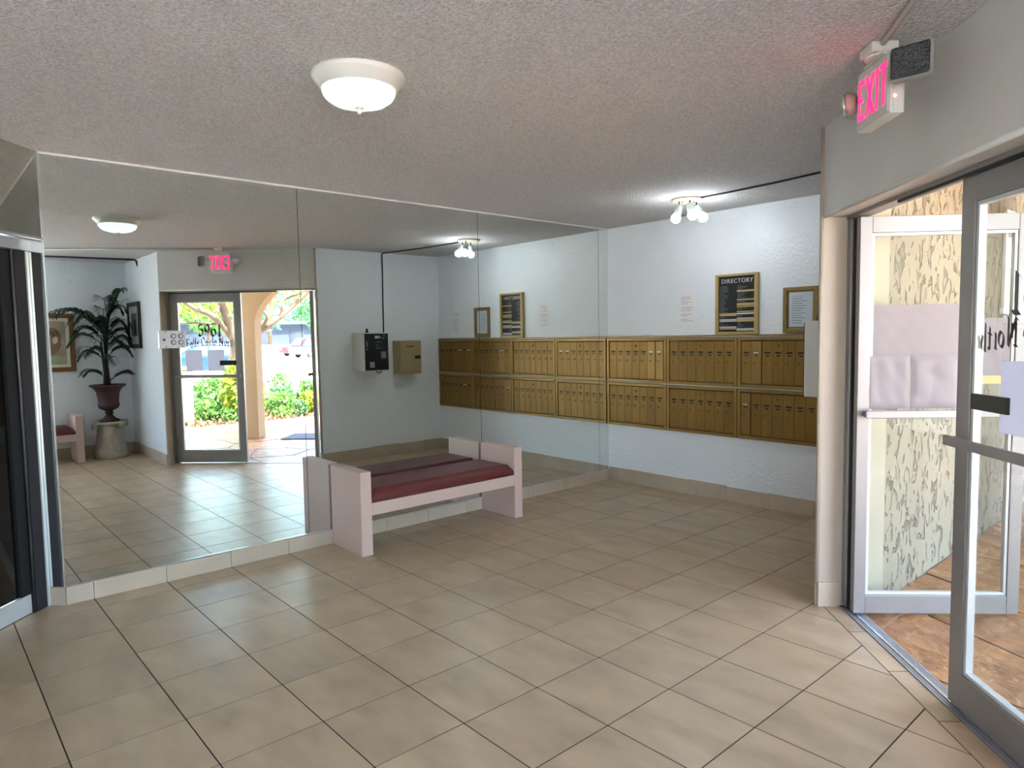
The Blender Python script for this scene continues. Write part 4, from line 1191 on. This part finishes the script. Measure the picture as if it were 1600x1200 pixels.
# spreading tree with twisted pale limbs
def tree(name, label, x, y, limbs, leafsets, group=None):
    t = empty(name, (x, y, -0.1)); tag(t, label, 'tree', group)
    for k, (pts, r0, r1) in enumerate(limbs):
        n = len(pts)
        P = []
        for i in range(n - 1):
            a, b = Vector(pts[i]), Vector(pts[i + 1])
            pa = Vector(pts[max(i - 1, 0)]); pb = Vector(pts[min(i + 2, n - 1)])
            for s in range(5):
                u = s / 5
                P.append(0.5 * ((2 * a) + (-pa + b) * u + (2 * pa - 5 * a + 4 * b - pb) * u * u + (-pa + 3 * a - 3 * b + pb) * u ** 3))
        P.append(Vector(pts[-1]))
        MB().tube(P, [r0 + (r1 - r0) * i / (len(P) - 1) for i in range(len(P))], 9).build('trunk' if k == 0 else 'limb', M_BARK, t)
    for k, (n, fn, size, m_) in enumerate(leafsets):
        leaves(n, fn, size, m_, t, seed=100 + k)
    return t
def ell(c, r):
    def fn(q):
        while True:
            v = Vector((q.uniform(-1, 1), q.uniform(-1, 1), q.uniform(-1, 1)))
            if v.length < 1: break
        return (c[0] + v.x * r[0], c[1] + v.y * r[1], c[2] + v.z * r[2])
    return fn
# local coordinates around the trunk foot (11.6, 0.25)
tree('spreading_tree', 'wide tree with twisted pale limbs seen through the doors', 11.6, 0.25, [
    ([(0, 0, 0), (0.05, -0.05, 0.8), (-0.05, 0.02, 1.5), (0.0, -0.15, 2.2), (0.15, -0.35, 3.2)], 0.16, 0.09),
    ([(-0.05, 0.0, 1.35), (0.1, 0.5, 1.75), (0.0, 1.0, 2.1), (0.1, 1.6, 2.55), (0.0, 2.3, 3.2)], 0.11, 0.05),
    ([(0.0, 0.75, 1.95), (0.05, 0.95, 2.4), (0.1, 1.05, 3.1)], 0.07, 0.04),
    ([(0.0, -0.05, 1.7), (-0.1, -0.5, 2.2), (0.0, -0.9, 2.4), (0.1, -1.5, 2.9)], 0.08, 0.04),
    ([(-0.1, -0.45, 2.15), (0.1, -0.25, 2.6), (0.0, -0.6, 3.2)], 0.06, 0.03),
    ([(0.1, 0.45, 1.72), (0.0, 0.3, 2.3), (0.1, 0.55, 3.0)], 0.07, 0.03),
    ([(0.02, 1.2, 2.2), (0.2, 1.3, 2.6), (0.05, 1.75, 2.85), (0.2, 1.7, 3.3)], 0.045, 0.02),
    ([(0.05, 0.62, 1.85), (-0.15, 0.75, 2.2), (0.0, 0.55, 2.5), (-0.1, 0.8, 2.9)], 0.045, 0.02),
    ([(0.0, -0.7, 2.3), (0.2, -0.75, 2.7), (0.0, -1.0, 3.0)], 0.04, 0.02),
    ([(0.0, -0.1, 2.0), (0.1, -1.0, 2.05), (0.0, -1.7, 2.0), (0.1, -2.2, 1.8)], 0.035, 0.015),
], [(1800, ell((0.2, 0.2, 3.6), (2.6, 3.4, 0.8)), 0.20, M_LEAFG), (700, ell((1.2, -0.6, 2.7), (1.0, 1.8, 0.55)), 0.18, M_LEAFY), (260, ell((1.4, 1.6, 2.9), (1.0, 1.0, 0.4)), 0.18, M_LEAFG)])

# cars
def car(name, label, loc, rz, paint, L_=4.4, hgt=1.45):
    t = empty(name, loc, rz); tag(t, label, 'car', 'parked cars')
    mb = MB()
    W2 = 0.88
    prof = [(-L_ / 2, 0.32), (-L_ / 2, 0.72), (-L_ / 2 + 0.12, 0.86), (-L_ * 0.22, 0.94), (L_ * 0.36, 0.96), (L_ / 2 - 0.05, 0.88), (L_ / 2, 0.6), (L_ / 2 - 0.03, 0.32)]
    def extr(mb, prof, w_lo, w_hi, zlo, zhi):
        k = len(prof); o = len(mb.v)
        for s in (-1, 1):
            for x, z in prof:
                w = w_lo + (w_hi - w_lo) * (z - zlo) / (zhi - zlo)
                mb.v.append((x, s * w, z))
        mb.face([o + i for i in range(k)]); mb.face([o + k + i for i in range(k)][::-1])
        for i in range(k):
            j = (i + 1) % k
            mb.face([o + i, o + k + i, o + k + j, o + j])
    extr(mb, prof, W2, W2, 0.3, 1)
    mb.build('body', paint, t, 0.03)
    cb = MB()
    cab = [(-L_ * 0.24, 0.93), (-L_ * 0.08, hgt - 0.06), (L_ * 0.02, hgt), (L_ * 0.24, hgt - 0.03), (L_ * 0.40, 0.95)]
    extr(cb, cab, W2 - 0.02, W2 - 0.17, 0.93, hgt)
    cabo = cb.build('cabin', paint, t, 0.02)
    gm = mat('car_glass', '#26343c', 0.05, spec=0.8)
    for s in (-1, 1):
        g = MB()
        win = [(-L_ * 0.17, 0.98), (-L_ * 0.07, hgt - 0.12), (L_ * 0.03, hgt - 0.10), (L_ * 0.03, 0.98)]
        win2 = [(L_ * 0.045, 0.98), (L_ * 0.045, hgt - 0.10), (L_ * 0.22, hgt - 0.13), (L_ * 0.32, 0.98)]
        for wn_ in (win, win2):
            o = MB()
            for off in (0.004, 0.012):
                for x, z in wn_:
                    w = (W2 - 0.02) + (-0.15) * (z - 0.93) / (hgt - 0.93)
                    o.v.append((x, s * (w + off), z))
            o.face([0, 1, 2, 3]); o.face([7, 6, 5, 4])
            for i in range(4):
                j = (i + 1) % 4
                o.face([i, i + 4, j + 4, j])
            o.build('side_window', gm, cabo)
    ws = MB()
    ws.hexa([(-L_ * 0.235, -0.72, 0.97), (-L_ * 0.095, -0.62, hgt - 0.09), (-L_ * 0.095, 0.62, hgt - 0.09), (-L_ * 0.235, 0.72, 0.97), (-L_ * 0.245, -0.72, 0.975), (-L_ * 0.105, -0.62, hgt - 0.08), (-L_ * 0.105, 0.62, hgt - 0.08), (-L_ * 0.245, 0.72, 0.975)])
    ws.build('windscreen', gm, cabo)
    for x in (-L_ * 0.31, L_ * 0.30):
        for s in (-1, 1):
            MW = Matrix.Translation((x, s * 0.80, 0.33)) @ Matrix.Rotation(PI / 2, 4, 'X')
            wh = MB().lathe([(0.20, -0.11), (0.32, -0.10), (0.33, 0.0), (0.32, 0.10), (0.20, 0.11)], 22, M=MW).build('wheel', M_BLACK, t)
            MB().lathe([(0.19, -0.112), (0.03, -0.12)] if s > 0 else [(0.03, 0.12), (0.19, 0.112)], 16, M=MW).build('hub_cap', M_STEEL, wh)
    for s in (-1, 1):
        MB().box(-L_ / 2 - 0.012, -L_ / 2 + 0.06, s * 0.62 - 0.16, s * 0.62 + 0.16, 0.60, 0.74).build('headlight', M_WHITE, t, 0.02)
    MB().box(-L_ / 2 - 0.03, -L_ / 2 + 0.05, -0.86, 0.86, 0.34, 0.52).build('bumper', paint, t, 0.02)
    return t
car('parked_car', 'bright blue car seen through the lettered door', (27.5, 4.5, -0.10), math.radians(102), mat('paint_blue', '#0a2a52', 0.25, metal=0.2), 4.5, 1.5)
car('parked_car', 'pale silver car in the sunlit lot', (52.0, 21.8, -0.10), math.radians(75), mat('paint_silver', '#4c5a60', 0.25, metal=0.3), 4.6, 1.5)
car('parked_car', 'dark red car behind the silver one', (58.0, 23.4, -0.10), math.radians(75), mat('paint_red', '#380a18', 0.25, metal=0.2), 4.6, 1.75)

# far edge of the lot: low wall, building, row of trees
struct(MB().prism([(66, 10), (66.3, 10), (66.3, 50), (66, 50)], -0.1, 0.95).build('wall_lot', M_PORCHL), 'low cream wall across the parking lot', 'wall')
fb = empty('far_building', (74, 27, -0.1)); tag(fb, 'blue-grey low building behind the parking lot trees', 'building')
MB().box(0, 6, -32, 26, 0, 3.4).build('wall', mat('far_wall', '#2f394b', 0.9, var=0.2, vscale=0.8), fb)
MB().box(-0.4, 6.4, -32.4, 26.4, 3.4, 3.75).build('roof', mat('far_roof', '#58616b', 0.9), fb)
for k in range(14):
    MB().box(-0.06, -0.01, -30 + k * 4, -28.2 + k * 4, 1.0, 2.6).build('window', mat('far_window', '#27303f', 0.2), fb)
rr = random.Random(3)
k = 0
for x, y, lb in ((69, 18, 'green tree across the lot, seen through the lettered glass'), (69, 24.5, 'blue-green tree across the lot, right beside the arch pier'), (69, 31, 'deep green tree across the lot at the far right of the doorway'), (92, 24, 'distant tree behind the far building, left through the lettered glass'), (92, 31, 'distant tree behind the far building, mostly hidden by the arch pier'), (92, 38, 'distant tree behind the far building, in the open doorway')):
    hh = rr.uniform(7, 11)
    t = empty('background_tree', (x, y, -0.1))
    tag(t, lb, 'tree', 'trees along the far side of the lot')
    MB().tube([(0, 0, 0), (0.1, 0.15, hh * 0.3), (0, 0, hh * 0.6)], [0.22, 0.17, 0.1], 8).build('trunk', M_BARK, t)
    leaves(900, ell((0, 0, hh * 0.66), (2.9, 3.1, hh * 0.38)), 0.75, (M_LEAFG, M_LEAFB, M_LEAFD)[k % 3], t, seed=200 + k)
    k += 1
